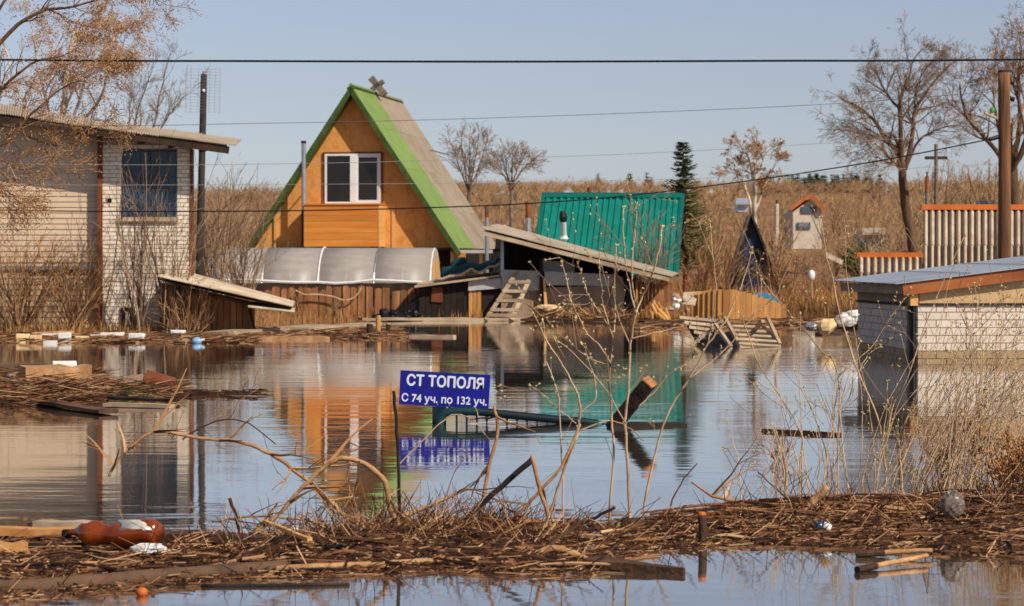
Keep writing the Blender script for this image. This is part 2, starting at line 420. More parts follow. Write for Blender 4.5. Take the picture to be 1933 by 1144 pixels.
def flood():
    m = bpy.data.materials.new('flood_water'); m.use_nodes = True
    N, L = m.node_tree.nodes, m.node_tree.links
    b = N['Principled BSDF']
    b.inputs['Base Color'].default_value = (0.085, 0.06, 0.04, 1)
    b.inputs['Roughness'].default_value = 0.035
    b.inputs['IOR'].default_value = 1.5
    b.inputs['Specular IOR Level'].default_value = 0.75
    b.inputs['Coat Weight'].default_value = 1.0; b.inputs['Coat IOR'].default_value = 1.33; b.inputs['Coat Roughness'].default_value = 0.03
    g = N.new('ShaderNodeNewGeometry')
    def wave(sx, sy, detail, lo, hi, amt):
        mp = N.new('ShaderNodeMapping'); mp.inputs['Scale'].default_value = (sx, sy, 1); mp.inputs['Rotation'].default_value = (0, 0, rad(4))
        nz = N.new('ShaderNodeTexNoise'); nz.inputs['Scale'].default_value = 1; nz.inputs['Detail'].default_value = detail
        L.new(g.outputs['Position'], mp.inputs['Vector']); L.new(mp.outputs[0], nz.inputs['Vector'])
        mr = N.new('ShaderNodeMapRange'); mr.inputs['From Min'].default_value = lo; mr.inputs['From Max'].default_value = hi
        mr.inputs['To Max'].default_value = amt; mr.inputs['To Min'].default_value = 0
        L.new(nz.outputs['Fac'], mr.inputs['Value'])
        return mr.outputs[0]
    fine = wave(3.0, 9.0, 3, 0.0, 1.0, 0.0016)
    mid = wave(0.6, 2.2, 2, 0.0, 1.0, 0.0055)
    calm = wave(0.10, 0.22, 2, 0.38, 0.66, 1.0)      # breeze patches
    ad = N.new('ShaderNodeMath'); ad.operation = 'ADD'; L.new(fine, ad.inputs[0]); L.new(mid, ad.inputs[1])
    pt = N.new('ShaderNodeMapRange'); pt.inputs['To Min'].default_value = 0.22; pt.inputs['To Max'].default_value = 1.0
    L.new(calm, pt.inputs['Value'])
    mu = N.new('ShaderNodeMath'); mu.operation = 'MULTIPLY'; L.new(ad.outputs[0], mu.inputs[0]); L.new(pt.outputs[0], mu.inputs[1])
    bp = N.new('ShaderNodeBump'); bp.inputs['Strength'].default_value = 1.0; bp.inputs['Distance'].default_value = 1.0
    L.new(mu.outputs[0], bp.inputs['Height']); L.new(bp.outputs[0], b.inputs['Normal']); L.new(bp.outputs[0], b.inputs['Coat Normal'])
    mb = MB()
    mb.add([V((-300, -30, 0)), V((300, -30, 0)), V((300, 75, 0)), V((-300, 75, 0))], [(0, 1, 2, 3)])
    o = mb.build('flood_water', m)
    tag(o, 'brown flood water mirroring the houses and the sky', None, kind='structure')
flood()

# ------------------------------------------------------------------ plants: generator
def perp(d, ang):
    ax = d.cross(rvec())
    if ax.length < 1e-4: ax = d.cross(V((1, 0, 0)))
    return Matrix.Rotation(ang, 3, ax.normalized()) @ d
def grow(mb, p, d, L, r, lev, tips, nseg=4, wander=0.22, up=0.05, kids=(3, 5), ang=(22, 55), lr=0.6, rr=0.5, start=0.2, droop=0.0, thick=None, minr=0.0):
    '''thick: mesh builder for the stout levels'''
    pts = [p]; dd = d.normalized(); dirs = [dd]; st = L / nseg
    for i in range(nseg):
        dd = (dd + rvec() * wander + V((0, 0, up - droop * (i + 1) / nseg))).normalized()
        pts.append(pts[-1] + dd * st); dirs.append(dd)
    rs = [max(minr, r * (1 - 0.68 * i / nseg)) for i in range(nseg + 1)]
    if thick is not None and lev >= 2:
        thick.tube(pts, rs, 6)
    elif lev >= 1:
        mb.cur = R.random(); mb.tube(pts, rs, 4 if r > 0.012 else 3, cap=False)
    else:
        mb.cur = R.random()
        for i in range(nseg): mb.seg(pts[i], pts[i + 1], rs[i], rs[i + 1])
    tips.append((pts[-1], dd, lev))
    if lev <= 0: 
        tips.append((pts[len(pts) // 2], dirs[len(pts) // 2], lev))
        return
    for k in range(R.randint(*kids)):
        t = ru(start, 1.0) * nseg; i = min(int(t), nseg - 1); q = pts[i].lerp(pts[i + 1], t - i)
        grow(mb, q, perp(dirs[i], rad(ru(*ang))), L * lr * ru(0.75, 1.2) * (1.1 - 0.4 * t / nseg), rs[i] * rr * ru(0.8, 1.1), lev - 1, tips,
             nseg=max(3, nseg - 1), wander=wander, up=up, kids=kids, ang=ang, lr=lr, rr=rr, start=start, droop=droop, thick=thick, minr=minr)
def px_line(pts, D, dD=0.0):
    'photo-traced curve laid at depth D (depth may drift along it)'
    n = len(pts)
    return [W(x, y, D + dD * i / max(1, n - 1)) for i, (x, y) in enumerate(pts)]
def catmull(pts, sub=4):
    out = []
    for i in range(len(pts) - 1):
        p0, p1, p2, p3 = pts[max(i - 1, 0)], pts[i], pts[i + 1], pts[min(i + 2, len(pts) - 1)]
        for k in range(sub):
            t = k / sub
            out.append(0.5 * ((2 * p1) + (p2 - p0) * t + (2 * p0 - 5 * p1 + 4 * p2 - p3) * t * t + (3 * p1 - p0 - 3 * p2 + p3) * t ** 3))
    out.append(pts[-1]); return out
def limb(mb, pts, r0, r1, n=5, sub=4, jit=0.0):
    c = catmull([V(p) for p in pts], sub)
    if jit: c = [c[0]] + [p + rvec() * jit for p in c[1:-1]] + [c[-1]]
    k = len(c) - 1
    mb.tube(c, [r0 + (r1 - r0) * i / k for i in range(k + 1)], n)
    return c

# ------------------------------------------------------------------ far wood on the rise
def far_tree(mb, x, y, z, h, w, n):
    mb.cur = R.random() * 0.5
    base = V((x, y, z - 0.3)); cc = R.random()
    nb = R.randint(3, 6); boughs = []
    for k in range(nb):
        a = ru(0, 6.283); t0 = ru(.05, .4)
        p0 = base.lerp(V((x, y, z + h)), t0); p1 = V((x + math.cos(a) * w * ru(.2, .9), y + math.sin(a) * w * ru(.2, .9), z + h * ru(.7, 1.0)))
        boughs.append((p0, p1)); mb.seg(p0, p1, .035 + .00012 * y, .012)
    mb.seg(base, base.lerp(V((x, y, z + h)), .5), .06 + .0001 * y, .03)
    for i in range(n):
        p0, p1 = R.choice(boughs); t = ru(.1, 1)
        p = p0.lerp(p1, t) + rvec() * w * ru(0, .28) * (.4 + t)
        d = ((p1 - p0).normalized() + rvec() * .85 + V((0, 0, .25))).normalized()
        l = ru(.3, .9) * w * .22
        mb.cur = min(1, max(0, cc + ru(-0.2, 0.2)))
        s = V((0, 1, .1)).cross(d)
        if s.length < 0.05: s = V((1, 0, 0))
        s = s.normalized() * ru(0.005, 0.012) * (1 + y / 170)
        mb.add([p - s, p + s, p + d * l], [(0, 1, 2)])
def far_wood():
    mb = MB()
    for i in range(820):
        y = ru(150, 330) if i < 560 else ru(280, 338); x = ru(-0.30, 0.30) * y; z = land(x, y)
        h = HC + (HY - ru(338, 400)) * y / FPX - z
        if h < 1.5: h = 1.5
        far_tree(mb, x, y, z, min(h, 8), ru(1.4, 2.8), 300)
    for i in range(330):      # a nearer belt, thin in the middle
        y = ru(85, 140); u = ru(-0.28, 0.3) if i < 210 else ru(.165, .24); x = u * y
        if -0.06 < u < 0.10 and R.random() < 0.75: continue
        z = land(x, y); h = HC + (HY - (ru(290, 410) if u > .168 else ru(345, 440))) * y / FPX - z
        if .112 < u < .134: continue
        far_tree(mb, x, y, z, max(1.2, h), ru(1.0, 1.9), 330)
    o = mb.build('far_wood', M_wood_far)
    tag(o, 'bare brown wood covering the rise beyond the plots', 'wood', kind='stuff')
    mb = MB()
    for i in range(110):
        y = ru(345, 420); px_ = ru(1430, 1670) if i < 92 else R.choice((1130, 1186, 1190, 1226)) + ru(-6, 6); x = (px_ - CX) / FPX * y; z = land(x, y); h = max(1.5, HC + (HY - ru(325, 345)) * y / FPX - z)
        for k in range(40):
            t = ru(0.1, 1); a = ru(0, 6.28); w = (1 - t) * h * 0.34 + 0.3
            p = V((x, y, z + h * t)); d = V((math.cos(a), math.sin(a), -0.25))
            mb.cur = R.random() * 0.7; s = V((-math.sin(a), math.cos(a), 0)) * 0.5
            mb.add([p - s, p + s, p + d * w], [(0, 1, 2)])
        mb.seg(V((x, y, z - 0.5)), V((x, y, z + h)), 0.3, 0.03)
    o = mb.build('far_conifers', M_conifer)
    tag(o, 'dark green conifers along the skyline above the bare wood', 'conifers', kind='stuff')
far_wood()

# dry grass on the banks
def bank_grass():
    mb = MB()
    def blade(x, y, h, w):
        z = land(x, y) - 0.02
        mb.cur = R.random()
        a = ru(0, 6.28); lean = V((math.cos(a), math.sin(a), 0)) * h * ru(0.1, 0.8)
        s = V((math.sin(a + 0.5), -math.cos(a + 0.5), 0)) * w
        b = V((x, y, z)); m = b + lean * 0.4 + V((0, 0, h * 0.6))
        mb.add([b - s, b + s, m + s * 0.6, m - s * 0.6, b + lean + V((0, 0, h * 0.9))], [(0, 1, 2, 3), (3, 2, 4)])
    for i in range(15000):
        x = ru(-12.5, 16); y = shore(x) + ru(-0.2, 1) ** 2 * 14 + ru(0, .3)
        blade(x, y, ru(0.08, 0.38), ru(0.004, 0.012))
    for i in range(12000):
        y = ru(60, 110); x = (ru(1230, 1760) - CX) / FPX * y
        blade(x, y, ru(0.1, 0.5), ru(0.008, 0.02))
    o = mb.build('dry_grass', M_grass)
    tag(o, 'straw coloured dry grass along the flooded banks', 'grass', kind='stuff')
bank_grass()
# ------------------------------------------------------------------ house with beige siding (left)
def siding_house():
    D = 44.0; k = D / FPX
    X = lambda px: (px - CX) * k
    Z = lambda py: HC - (py - HY) * k
    root = thing('siding_house', 'beige siding house with a cream brick end and a sagging slate roof', 'house', (X(190), D, 0.0))
    # siding wall: core and boards
    x0, x1 = X(-70), X(190)
    mb = MB(); mb.poly([V((x0, D, -0.3)), V((x1, D, -0.3)), V((x1, D, Z(252))), V((x0, D, Z(222)))], (0, 3.6, 0))
    wall = mb.build('siding_wall', M_siding, root)
    bm_ = {}
    for nm, m in (('up', M_siding), ('low', M_siding_low)):
        b = MB(); L = x1 - x0
        b.add([V((0, -0.022, 0)), V((L, -0.022, 0)), V((L, 0.004, 0)), V((0, 0.004, 0)), V((0, -0.006, 0.1)), V((L, -0.006, 0.1)), V((L, 0.004, 0.1)), V((0, 0.004, 0.1))],
              [(3, 2, 1, 0), (4, 5, 6, 7), (0, 1, 5, 4), (1, 2, 6, 5), (2, 3, 7, 6), (3, 0, 4, 7)])
        me = b.mesh('siding_board_' + nm); me.materials.append(m); bm_[nm] = me
    z = -0.12; zb = Z(512)
    while z < Z(252) - 0.1:
        if not (Z(514) < z + 0.05 < Z(498)):
            nm = 'low' if z < zb else 'up'
            inst(bm_[nm], 'board', wall, (x0 - X(190), -0.002 - (0.0 if nm == 'up' else 0.015), z))
        z += 0.1015
    mb = MB(); mb.box(x0, x1 - 0.02, D - 0.06, D - 0.004, Z(510), Z(502)); mb.build('flashing_strip', M_galv, wall)
    mb = MB(); mb.bar(V((X(60), D - 0.05, Z(513))), V((X(180), D - 0.05, Z(511))), 0.05, 0.06); mb.build('gutter_end', M_black, wall)
    # corner boards
    mb = MB(); mb.box(X(188), X(197), D - 0.24, D - 0.0, -0.1, Z(250)); mb.build('corner_board', M_redtrim, root)
    # brick end wall
    yb = D - 0.18; bx0, bx1 = X(197), X(364)
    mb = MB(); mb.poly([V((bx0, yb + 0.02, -0.3)), V((bx1, yb + 0.02, -0.3)), V((bx1, yb + 0.02, Z(278))), V((bx0, yb + 0.02, Z(256)))], (bx1 / D * 3.6, 3.4, 0))
    bw = mb.build('brick_wall', M_mortar, root)
    wx0, wx1, wz0, wz1 = X(233), X(337), Z(410), Z(284)
    b = MB(); b.box(0, 1, -0.014, 0.03, 0, 0.064); me = b.mesh('house_brick'); me.materials.append(M_wbrick)
    row = 0; z = -0.05
    while z < Z(272) - 0.05:
        x = bx0 - (0.13 if row % 2 else 0.0)
        while x < bx1:
            a, c = max(x, bx0), min(x + 0.25, bx1)
            parts = [(a, c)]
            if z + 0.06 > wz0 and z < wz1:
                parts = [(a, min(c, wx0)), (max(a, wx1), c)]
            for (p, q) in parts:
                if q - p > 0.03:
                    if 0.28 < z < 0.34 and R.random() < 0: continue
                    inst(me, 'brick', bw, (p - X(190), yb + 0.014 - D + ru(-0.004, 0.004), z + ru(-0.003, 0.003)), (0, ru(-.006, .006), 0), (q - p, 1, 1))
            x += 0.262
        z += 0.0765; row += 1
    mb = MB(); mb.box(X(361), X(366), yb - 0.02, yb + 0.2, 0.9, Z(282)); mb.build('corner_strip', M_redtrim, root)
    # window with blue shutters and a grille
    win = MB(); win.box(wx0, wx1, yb + 0.02, yb + 0.10, wz0, wz1); win = win.build('window', M_glassblue, root)
    mb = MB()
    for (a, c, e, f) in ((wx0, wx0 + .035, wz0, wz1), (wx1 - .035, wx1, wz0, wz1), (wx0, wx1, wz1 - .04, wz1), (wx0, wx1, wz0, wz0 + .05)):
        pass
    t = 0.035
    mb.box(wx0, wx0 + t, yb - 0.012, yb + 0.03, wz0, wz1); mb.box(wx1 - t, wx1, yb - 0.012, yb + 0.03, wz0, wz1)
    mb.box(wx0 + t, wx1 - t, yb - 0.010, yb + 0.03, wz1 - t, wz1); mb.box(wx0 + t, wx1 - t, yb - 0.010, yb + 0.03, wz0, wz0 + t)
    mb.box((wx0 + wx1) / 2 - .02, (wx0 + wx1) / 2 + .02, yb - 0.008, yb + 0.03, wz0 + t, wz1 - t)
    mb.build('frame', M_glassblue, win)
    for s in (0, 1):
        a = wx0 + t + s * ((wx1 - wx0) / 2 - .008); c = a + (wx1 - wx0) / 2 - t - .022
        mb = MB(); mb.box(a, c, yb + 0.004, yb + 0.022, wz0 + t, wz1 - t); mb.build('pane', M_panedark, win)
    mb = MB()
    for i in range(1, 6): 
        xx = wx0 + (wx1 - wx0) * i / 6; mb.tube([V((xx, yb - 0.035, wz0)), V((xx, yb - 0.035, wz1))], 0.006, 4)
    for i in range(1, 5):
        zz = wz0 + (wz1 - wz0) * i / 5; mb.tube([V((wx0, yb - 0.04, zz)), V((wx1, yb - 0.04, zz))], 0.005, 4)
    mb.build('grille', M_wiredark, win)
    mb = MB(); mb.box(wx0 - .03, wx1 + .03, yb - 0.07, yb + 0.02, wz0 - 0.08, wz0 - 0.003); mb.build('sill', M_greywood, win)
    mb = MB(); mb.box(X(205), X(214), yb - 0.02, yb + 0.1, Z(382), Z(376)); mb.build('vent_hole', M_black, bw)
    # small hatch at the foot
    mb = MB(); mb.box(X(232), X(258), yb - 0.05, yb + 0.05, 0.0, Z(580)); h = mb.build('hatch', M_darkwood, root)
    for px in (243, 256):
        mb = MB(); mb.box(X(px) - 0.02, X(px) + 0.02, yb - 0.09, yb - 0.052, 0.0, Z(588)); mb.build('hatch_board', M_white if px == 243 else M_redtrim, h)
    # roof: corrugated sheets, each a piece
    fl, fr = W(-60, 204, 43.15), W(444, 274, 43.15)
    bl, br = W(-60, 187, 48.0), W(457, 263, 48.0)
    sag = lambda t: -0.035 * math.sin(math.pi * t) ** 2
    roof = MB(); 
    ns = 7
    pts = []
    rf = None
    for i in range(ns):
        a, c = i / ns, (i + 1) / ns
        f0, f1 = fl.lerp(fr, a), fl.lerp(fr, c); b0, b1 = bl.lerp(br, a), bl.lerp(br, c)
        dz = V((0, 0, 0.006 * (i % 2)))
        mb = MB(); mb.corr(b0 + V((0, 0, sag(a))) + dz, b1 + V((0, 0, sag(c))) + dz, f1 + V((0, 0, sag(c) * .6)) + dz, f0 + V((0, 0, sag(a) * .6)) + dz, 15, 0.011, 0.014, rows=4)
        if rf is None:
            deck = MB(); 
            o = V((0, 0, -0.06))
            deck.poly([fl + o + V((0, .12, 0)), fr + o + V((-.15, .12, 0)), br + o + V((-.3, -.1, 0)), bl + o + V((0, -.1, 0))], (0, 0, -0.04))
            rf = deck.build('roof', M_darkwood, root)
        mb.build('roof_sheet', M_slate, rf, smooth=False)
    mb = MB(); mb.bar(fl + V((0, .06, -.10)), fr + V((-.12, .06, -.09)), 0.05, 0.13); mb.build('fascia', M_darkwood, rf)
    for i in range(8):
        t = 0.06 + i * 0.115
        p = fl.lerp(fr, t); mb = MB(); mb.bar(p + V((0, .10, -.17)), p + V((0, 1.1, -.09)), 0.05, 0.10); mb.build('rafter_tail', M_darkwood, rf)
    return root
siding_house()

# lean-to beside the brick end
def lean_to():
    root = thing('lean_to_shed', 'low lean-to shed with long grey slate sheets against the cream brick wall', 'shed', (-5.9, 43.3, 0.03))
    mb = MB(); mb.poly([W(302, 630, 43.3), W(470, 630, 43.3), W(470, 572, 43.3), W(302, 534, 43.3)], (0, 1.0, 0)); w = mb.build('wall', M_picket, root)
    for i in range(14):
        x = 303 + i * 12; mb = MB(); mb.poly([W(x, 628, 43.26), W(x + 10.5, 628, 43.26), W(x + 10.5, 540 + (x - 302) * .235, 43.26), W(x, 537 + (x - 302) * .235, 43.26)], (0, 0.025, 0)); mb.build('board', M_picket, w)
    rf = MB(); rf.slab([W(298, 528, 42.7), W(548, 584, 42.7), W(556, 577, 44.4), W(360, 517, 44.4)], 0.02); rf = rf.build('roof', M_darkwood, root)
    for i in range(2):
        a, c = i / 2, (i + 1) / 2 + 0.01
        A, B = W(345, 512, 44.4), W(556, 571, 44.4); Dd, C = W(298, 522, 42.6), W(553, 579, 42.6)
        mb = MB(); mb.corr(A.lerp(Dd, a), A.lerp(Dd, c), B.lerp(C, c), B.lerp(C, a), 5, 0.02, 0.014, rows=3); mb.build('roof_sheet', M_slate2, rf)
    mb = MB(); mb.corr(W(470, 570, 44.2), W(468, 580, 42.5), W(556, 590, 42.5), W(556, 584, 44.2), 6, 0.02, 0.014, rows=2); mb.build('loose_sheet', M_slate2, rf)
    mb = MB(); mb.tube([W(471, 582, 42.9), W(482, 627, 42.9)], [0.03, 0.028], 6); mb.build('prop', M_charred, root)
lean_to()

# ------------------------------------------------------------------ A-frame house
def clip(poly, n, d):
    out = []
    for i in range(len(poly)):
        a, b = poly[i], poly[(i + 1) % len(poly)]
        da, db = a[0] * n[0] + a[1] * n[1] - d, b[0] * n[0] + b[1] * n[1] - d
        if da <= 0: out.append(a)
        if da * db < 0:
            t = da / (da - db); out.append((a[0] + (b[0] - a[0]) * t, a[1] + (b[1] - a[1]) * t))
    return out
def a_frame():
    D = 64.0; k = D / FPX
    gx = (662 - CX) * k
    root = thing('a_frame_house', 'orange board A-frame house with a green edged steep roof', 'house', (gx, D, land(gx, D)), rad(-10))
    z0 = root.location.z
    lx = lambda px: (px - 662) * k
    lz = lambda py: HC - (py - HY) * k - z0
    apex, base = lz(161), lz(468)
    hw = (868 - 455) / 2 * k            # half width at the base
    Lr = 6.2                            # roof length
    def Lm(mb, name, m, par=root): return mb.build(name, m, par, world=False)
    H = apex - base; sl = hw / H
    yg = 0.42
    # gable wall core and OSB panels
    ih = 0.10
    mb = MB(); mb.poly([V((-hw + 0.15, yg + 0.02, base)), V((hw - 0.15, yg + 0.02, base)), V((0, yg + 0.02, apex - 0.22))], (0, Lr - 1.0, 0))
    gw = Lm(mb, 'gable_wall', M_osb)
    wx0, wx1, wz0, wz1 = lx(605), lx(714), lz(384), lz(289)
    rows = [base, wz0, wz1 + 0.03, lz(229), apex]
    nrm = math.hypot(1, sl)
    for r in range(4):
        za, zb = rows[r] + 0.003, rows[r + 1] - 0.003
        if r == 0: xs = [-3.2, lx(508), lx(573), lx(735), lx(800), 3.2]
        elif r == 1: xs = [-3.2, lx(540), wx0 - 0.06, wx1 + 0.06, lx(770), 3.2]
        elif r == 2: xs = [-3.2, lx(655), 3.2]
        else: xs = [-3.2, 3.2]
        for i in range(len(xs) - 1):
            if r == 1 and i == 2: continue
            p = [(xs[i] + .002, za), (xs[i + 1] - .002, za), (xs[i + 1] - .002, zb), (xs[i] + .002, zb)]
            hh = apex - 0.16
            p = clip(p, (1 / nrm, sl / nrm), hh * sl / nrm); p = clip(p, (-1 / nrm, sl / nrm), hh * sl / nrm) if p else p
            if len(p) >= 3:
                mb = MB(); mb.poly([V((a, yg, b)) for a, b in p], (0, 0.018, 0)); Lm(mb, 'panel', M_osb, gw)
    # window
    mb = MB(); mb.box(wx0, wx1, yg - 0.02, yg + 0.018, wz0, wz1); win = Lm(mb, 'window', M_glass)
    t = 0.055; xm = (wx0 + wx1) / 2 + 0.02
    mb = MB()
    mb.box(wx0, wx0 + t, yg - 0.06, yg - 0.02, wz0, wz1); mb.box(wx1 - t, wx1, yg - 0.06, yg - 0.02, wz0, wz1)
    mb.box(wx0 + t, wx1 - t, yg - 0.058, yg - 0.02, wz1 - t, wz1); mb.box(wx0 + t, wx1 - t, yg - 0.058, yg - 0.02, wz0, wz0 + t)
    mb.box(xm - 0.09, xm + 0.09, yg - 0.066, yg - 0.02, wz0 + t, wz1 - t)
    Lm(mb, 'frame', M_white, win)
    mb = MB(); s = 0.045
    a, c = xm + 0.09, wx1 - t
    mb.box(a, a + s, yg - 0.05, yg - 0.02, wz0 + t, wz1 - t); mb.box(c - s, c, yg - 0.05, yg - 0.02, wz0 + t, wz1 - t)
    mb.box(a + s, c - s, yg - 0.048, yg - 0.02, wz1 - t - s, wz1 - t); mb.box(a + s, c - s, yg - 0.048, yg - 0.02, wz0 + t, wz0 + t + s)
    Lm(mb, 'opening_sash', M_white, win)
    for a, c in ((wx0 + t, xm - 0.09), (xm + 0.09 + s, wx1 - t - s)):
        mb = MB(); mb.box(a, c, yg - 0.034, yg - 0.022, wz0 + t, wz1 - t); Lm(mb, 'pane', M_glass, win)
    mb = MB(); e = 0.05
    for q in ((wx0 - e, wx0 - .004, wz0 - .02, wz1 + e), (wx1 + .004, wx1 + e, wz0 - .02, wz1 + e), (wx0 - .004, wx1 + .004, wz1 + .004, wz1 + e)):
        mb.box(q[0], q[1], yg - 0.05, yg - 0.001, q[2], q[3])
    Lm(mb, 'surround', M_redtrim, win)
    # balcony box with planks
    bx0, bx1, bz0, bz1 = lx(576), lx(722), lz(466), lz(386)
    y0 = yg - 0.70
    mb = MB(); mb.box(bx0 + .03, bx1 - .03, y0 + .03, yg - 0.003, bz0 + .01, bz1 - .02); bal = Lm(mb, 'balcony', M_plank_or)
    hs_ = [0, .17, .33, .46, .60, .74, .87, 1.0]
    for i in range(7):
        za, zb = bz0 + (bz1 - bz0) * hs_[i], bz0 + (bz1 - bz0) * hs_[i + 1]
        mb = MB(); mb.box(bx0, bx1 - 0.035, y0 + ru(0, .006), y0 + .03, za + .003, zb - .003); Lm(mb, 'plank', M_plank_or, bal)
        mb = MB(); mb.box(bx1 - .03, bx1 - 0.002, y0 + .002, yg - 0.004, za + .002, zb - .002); Lm(mb, 'lit_side_plank', M_plank_lt, bal)  # paler colour paints the sunlight on this side of the balcony
    mb = MB(); mb.box(bx0 - .02, bx1 + .02, y0 - .03, yg - .003, bz1 - 0.019, bz1 + .02); Lm(mb, 'rail', M_plank_or, bal)
    mb = MB(); mb.box(lx(735), lx(742), yg - 0.03, yg - .002, base, bz1); Lm(mb, 'batten', M_plank_lt, gw)
    mb = MB(); mb.box(lx(505), lx(511), yg - 0.05, yg - .002, base, lz(398)); Lm(mb, 'batten', M_plank_lt, gw)
    # stove pipe
    xp = lx(571); yp = y0 + 0.25
    mb = MB(); mb.tube([V((xp, yp, base - .1)), V((xp, yp, lz(398)))], 0.062, 10); pp = Lm(mb, 'stove_pipe', M_poledark)
    mb = MB(); mb.tube([V((xp, yp, lz(399))), V((xp, yp, lz(268)))], 0.058, 10); Lm(mb, 'upper_pipe', M_galv, pp)
    mb = MB(); mb.tube([V((xp, yp, lz(270))), V((xp, yp, lz(265)))], 0.07, 10); Lm(mb, 'pipe_rim', M_poledark, pp)
    for zz in (lz(300), lz(360), lz(440)):
        mb = MB(); mb.bar(V((xp, yp, zz)), V((xp - .1, yg, zz - .02)), 0.02, 0.03); Lm(mb, 'bracket', M_poledark, pp)
    # roof
    mb = MB()
    def plane(side, y0_, y1_, t0, t1, out, th):     # strip of a roof plane; t from ridge 0 to eave 1
        nx, nz = side * H / math.hypot(H, hw), hw / math.hypot(H, hw)
        P = []
        for o in (out, out + th):
            for (yy, tt) in ((y0_, t0), (y1_, t0), (y1_, t1), (y0_, t1)):
                P.append(V((side * hw * tt + nx * o, yy, apex - H * tt + nz * o)))
        return P
    deck = MB()
    for s_ in (-1, 1): deck.hexa(plane(s_, 0.03, Lr - .03, 0.0, 1.02, -0.10, 0.08))
    rf = Lm(deck, 'roof', M_greendark)
    for s_ in (-1, 1):
        nt = 4
        for i in range(nt):
            t0, t1 = i / nt, (i + 1) / nt + 0.01
            for (ya, yb_, m, nm) in ((0.0, 2.5, M_greenroof, 'green_strip'), (2.505, Lr, M_taproof, 'roofing_strip')):
                mb = MB(); mb.hexa(plane(s_, ya, yb_, t0, min(t1, 1.03), -0.012 + 0.008 * (nt - i) * .5 - .012, 0.014)); Lm(mb, nm, m, rf)
        mb = MB(); mb.hexa(plane(s_, -0.03, 0.0, 0.0, 1.03, -0.135, 0.125)); Lm(mb, 'verge_board', M_greendark, rf)
        mb = MB(); mb.hexa(plane(s_, 0.0, yg - .004, 0.02, 1.0, -0.13, 0.028)); Lm(mb, 'soffit', M_greendark, rf)
    mb = MB(); mb.tube([V((0, -0.03, apex + .01)), V((0, 2.5, apex + .01))], 0.05, 6); Lm(mb, 'ridge_cap', M_greenroof, rf)
    mb = MB(); mb.tube([V((0, 2.5, apex + .0)), V((0, Lr, apex + .0))], 0.05, 6); Lm(mb, 'ridge_cap', M_taproof, rf)
    # crooked cross-shaped chimney cap on the ridge
    c = V((0.10, 2.7, apex + 0.05))
    mb = MB(); mb.bar(c + V((0.22, 0, -0.12)), c + V((-0.18, 0, 0.36)), 0.17, 0.2, V((0, 1, 0))); ch = Lm(mb, 'chimney', mat('concrete', (126, 112, 96), (100, 88, 76), rough=.9, scale=8, bump=.4), rf)
    mb = MB(); mb.bar(c + V((-0.16, -.02, 0.02)), c + V((0.18, -.02, 0.26)), 0.11, 0.16, V((0, 1, 0))); Lm(mb, 'chimney_cap', MATS['concrete'], ch)
    mb = MB(); mb.tube([V((1.10, 5.0, apex - H * 0.345)), V((1.72, 4.9, apex - H * 0.37 - .05))], 0.022, 5); Lm(mb, 'rod', M_galv, rf)
    # floor beam and lower storey
    mb = MB(); mb.box(-hw - .05, hw + .05, 0.15, Lr, base - 0.07, base - 0.004); Lm(mb, 'floor_beam', M_darkwood)
    lw = MB(); lw.box(-hw + .5, hw + .1, 0.55, Lr - .5, -0.3, base - .08); lw = Lm(lw, 'lower_wall', M_dark_boards)
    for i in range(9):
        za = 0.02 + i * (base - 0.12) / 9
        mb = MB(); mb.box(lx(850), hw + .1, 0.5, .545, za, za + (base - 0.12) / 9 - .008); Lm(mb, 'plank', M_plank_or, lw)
    mb = MB(); mb.box(lx(868), hw + 1.05, 0.1, 0.3, lz(478), lz(472)); Lm(mb, 'gutter_board', M_panel, root)
    for px in (850, 905):
        mb = MB(); mb.box(lx(px), lx(px) + .08, .3, .38, 0, base - .08); Lm(mb, 'post', M_plank_lt, root)
a_frame()

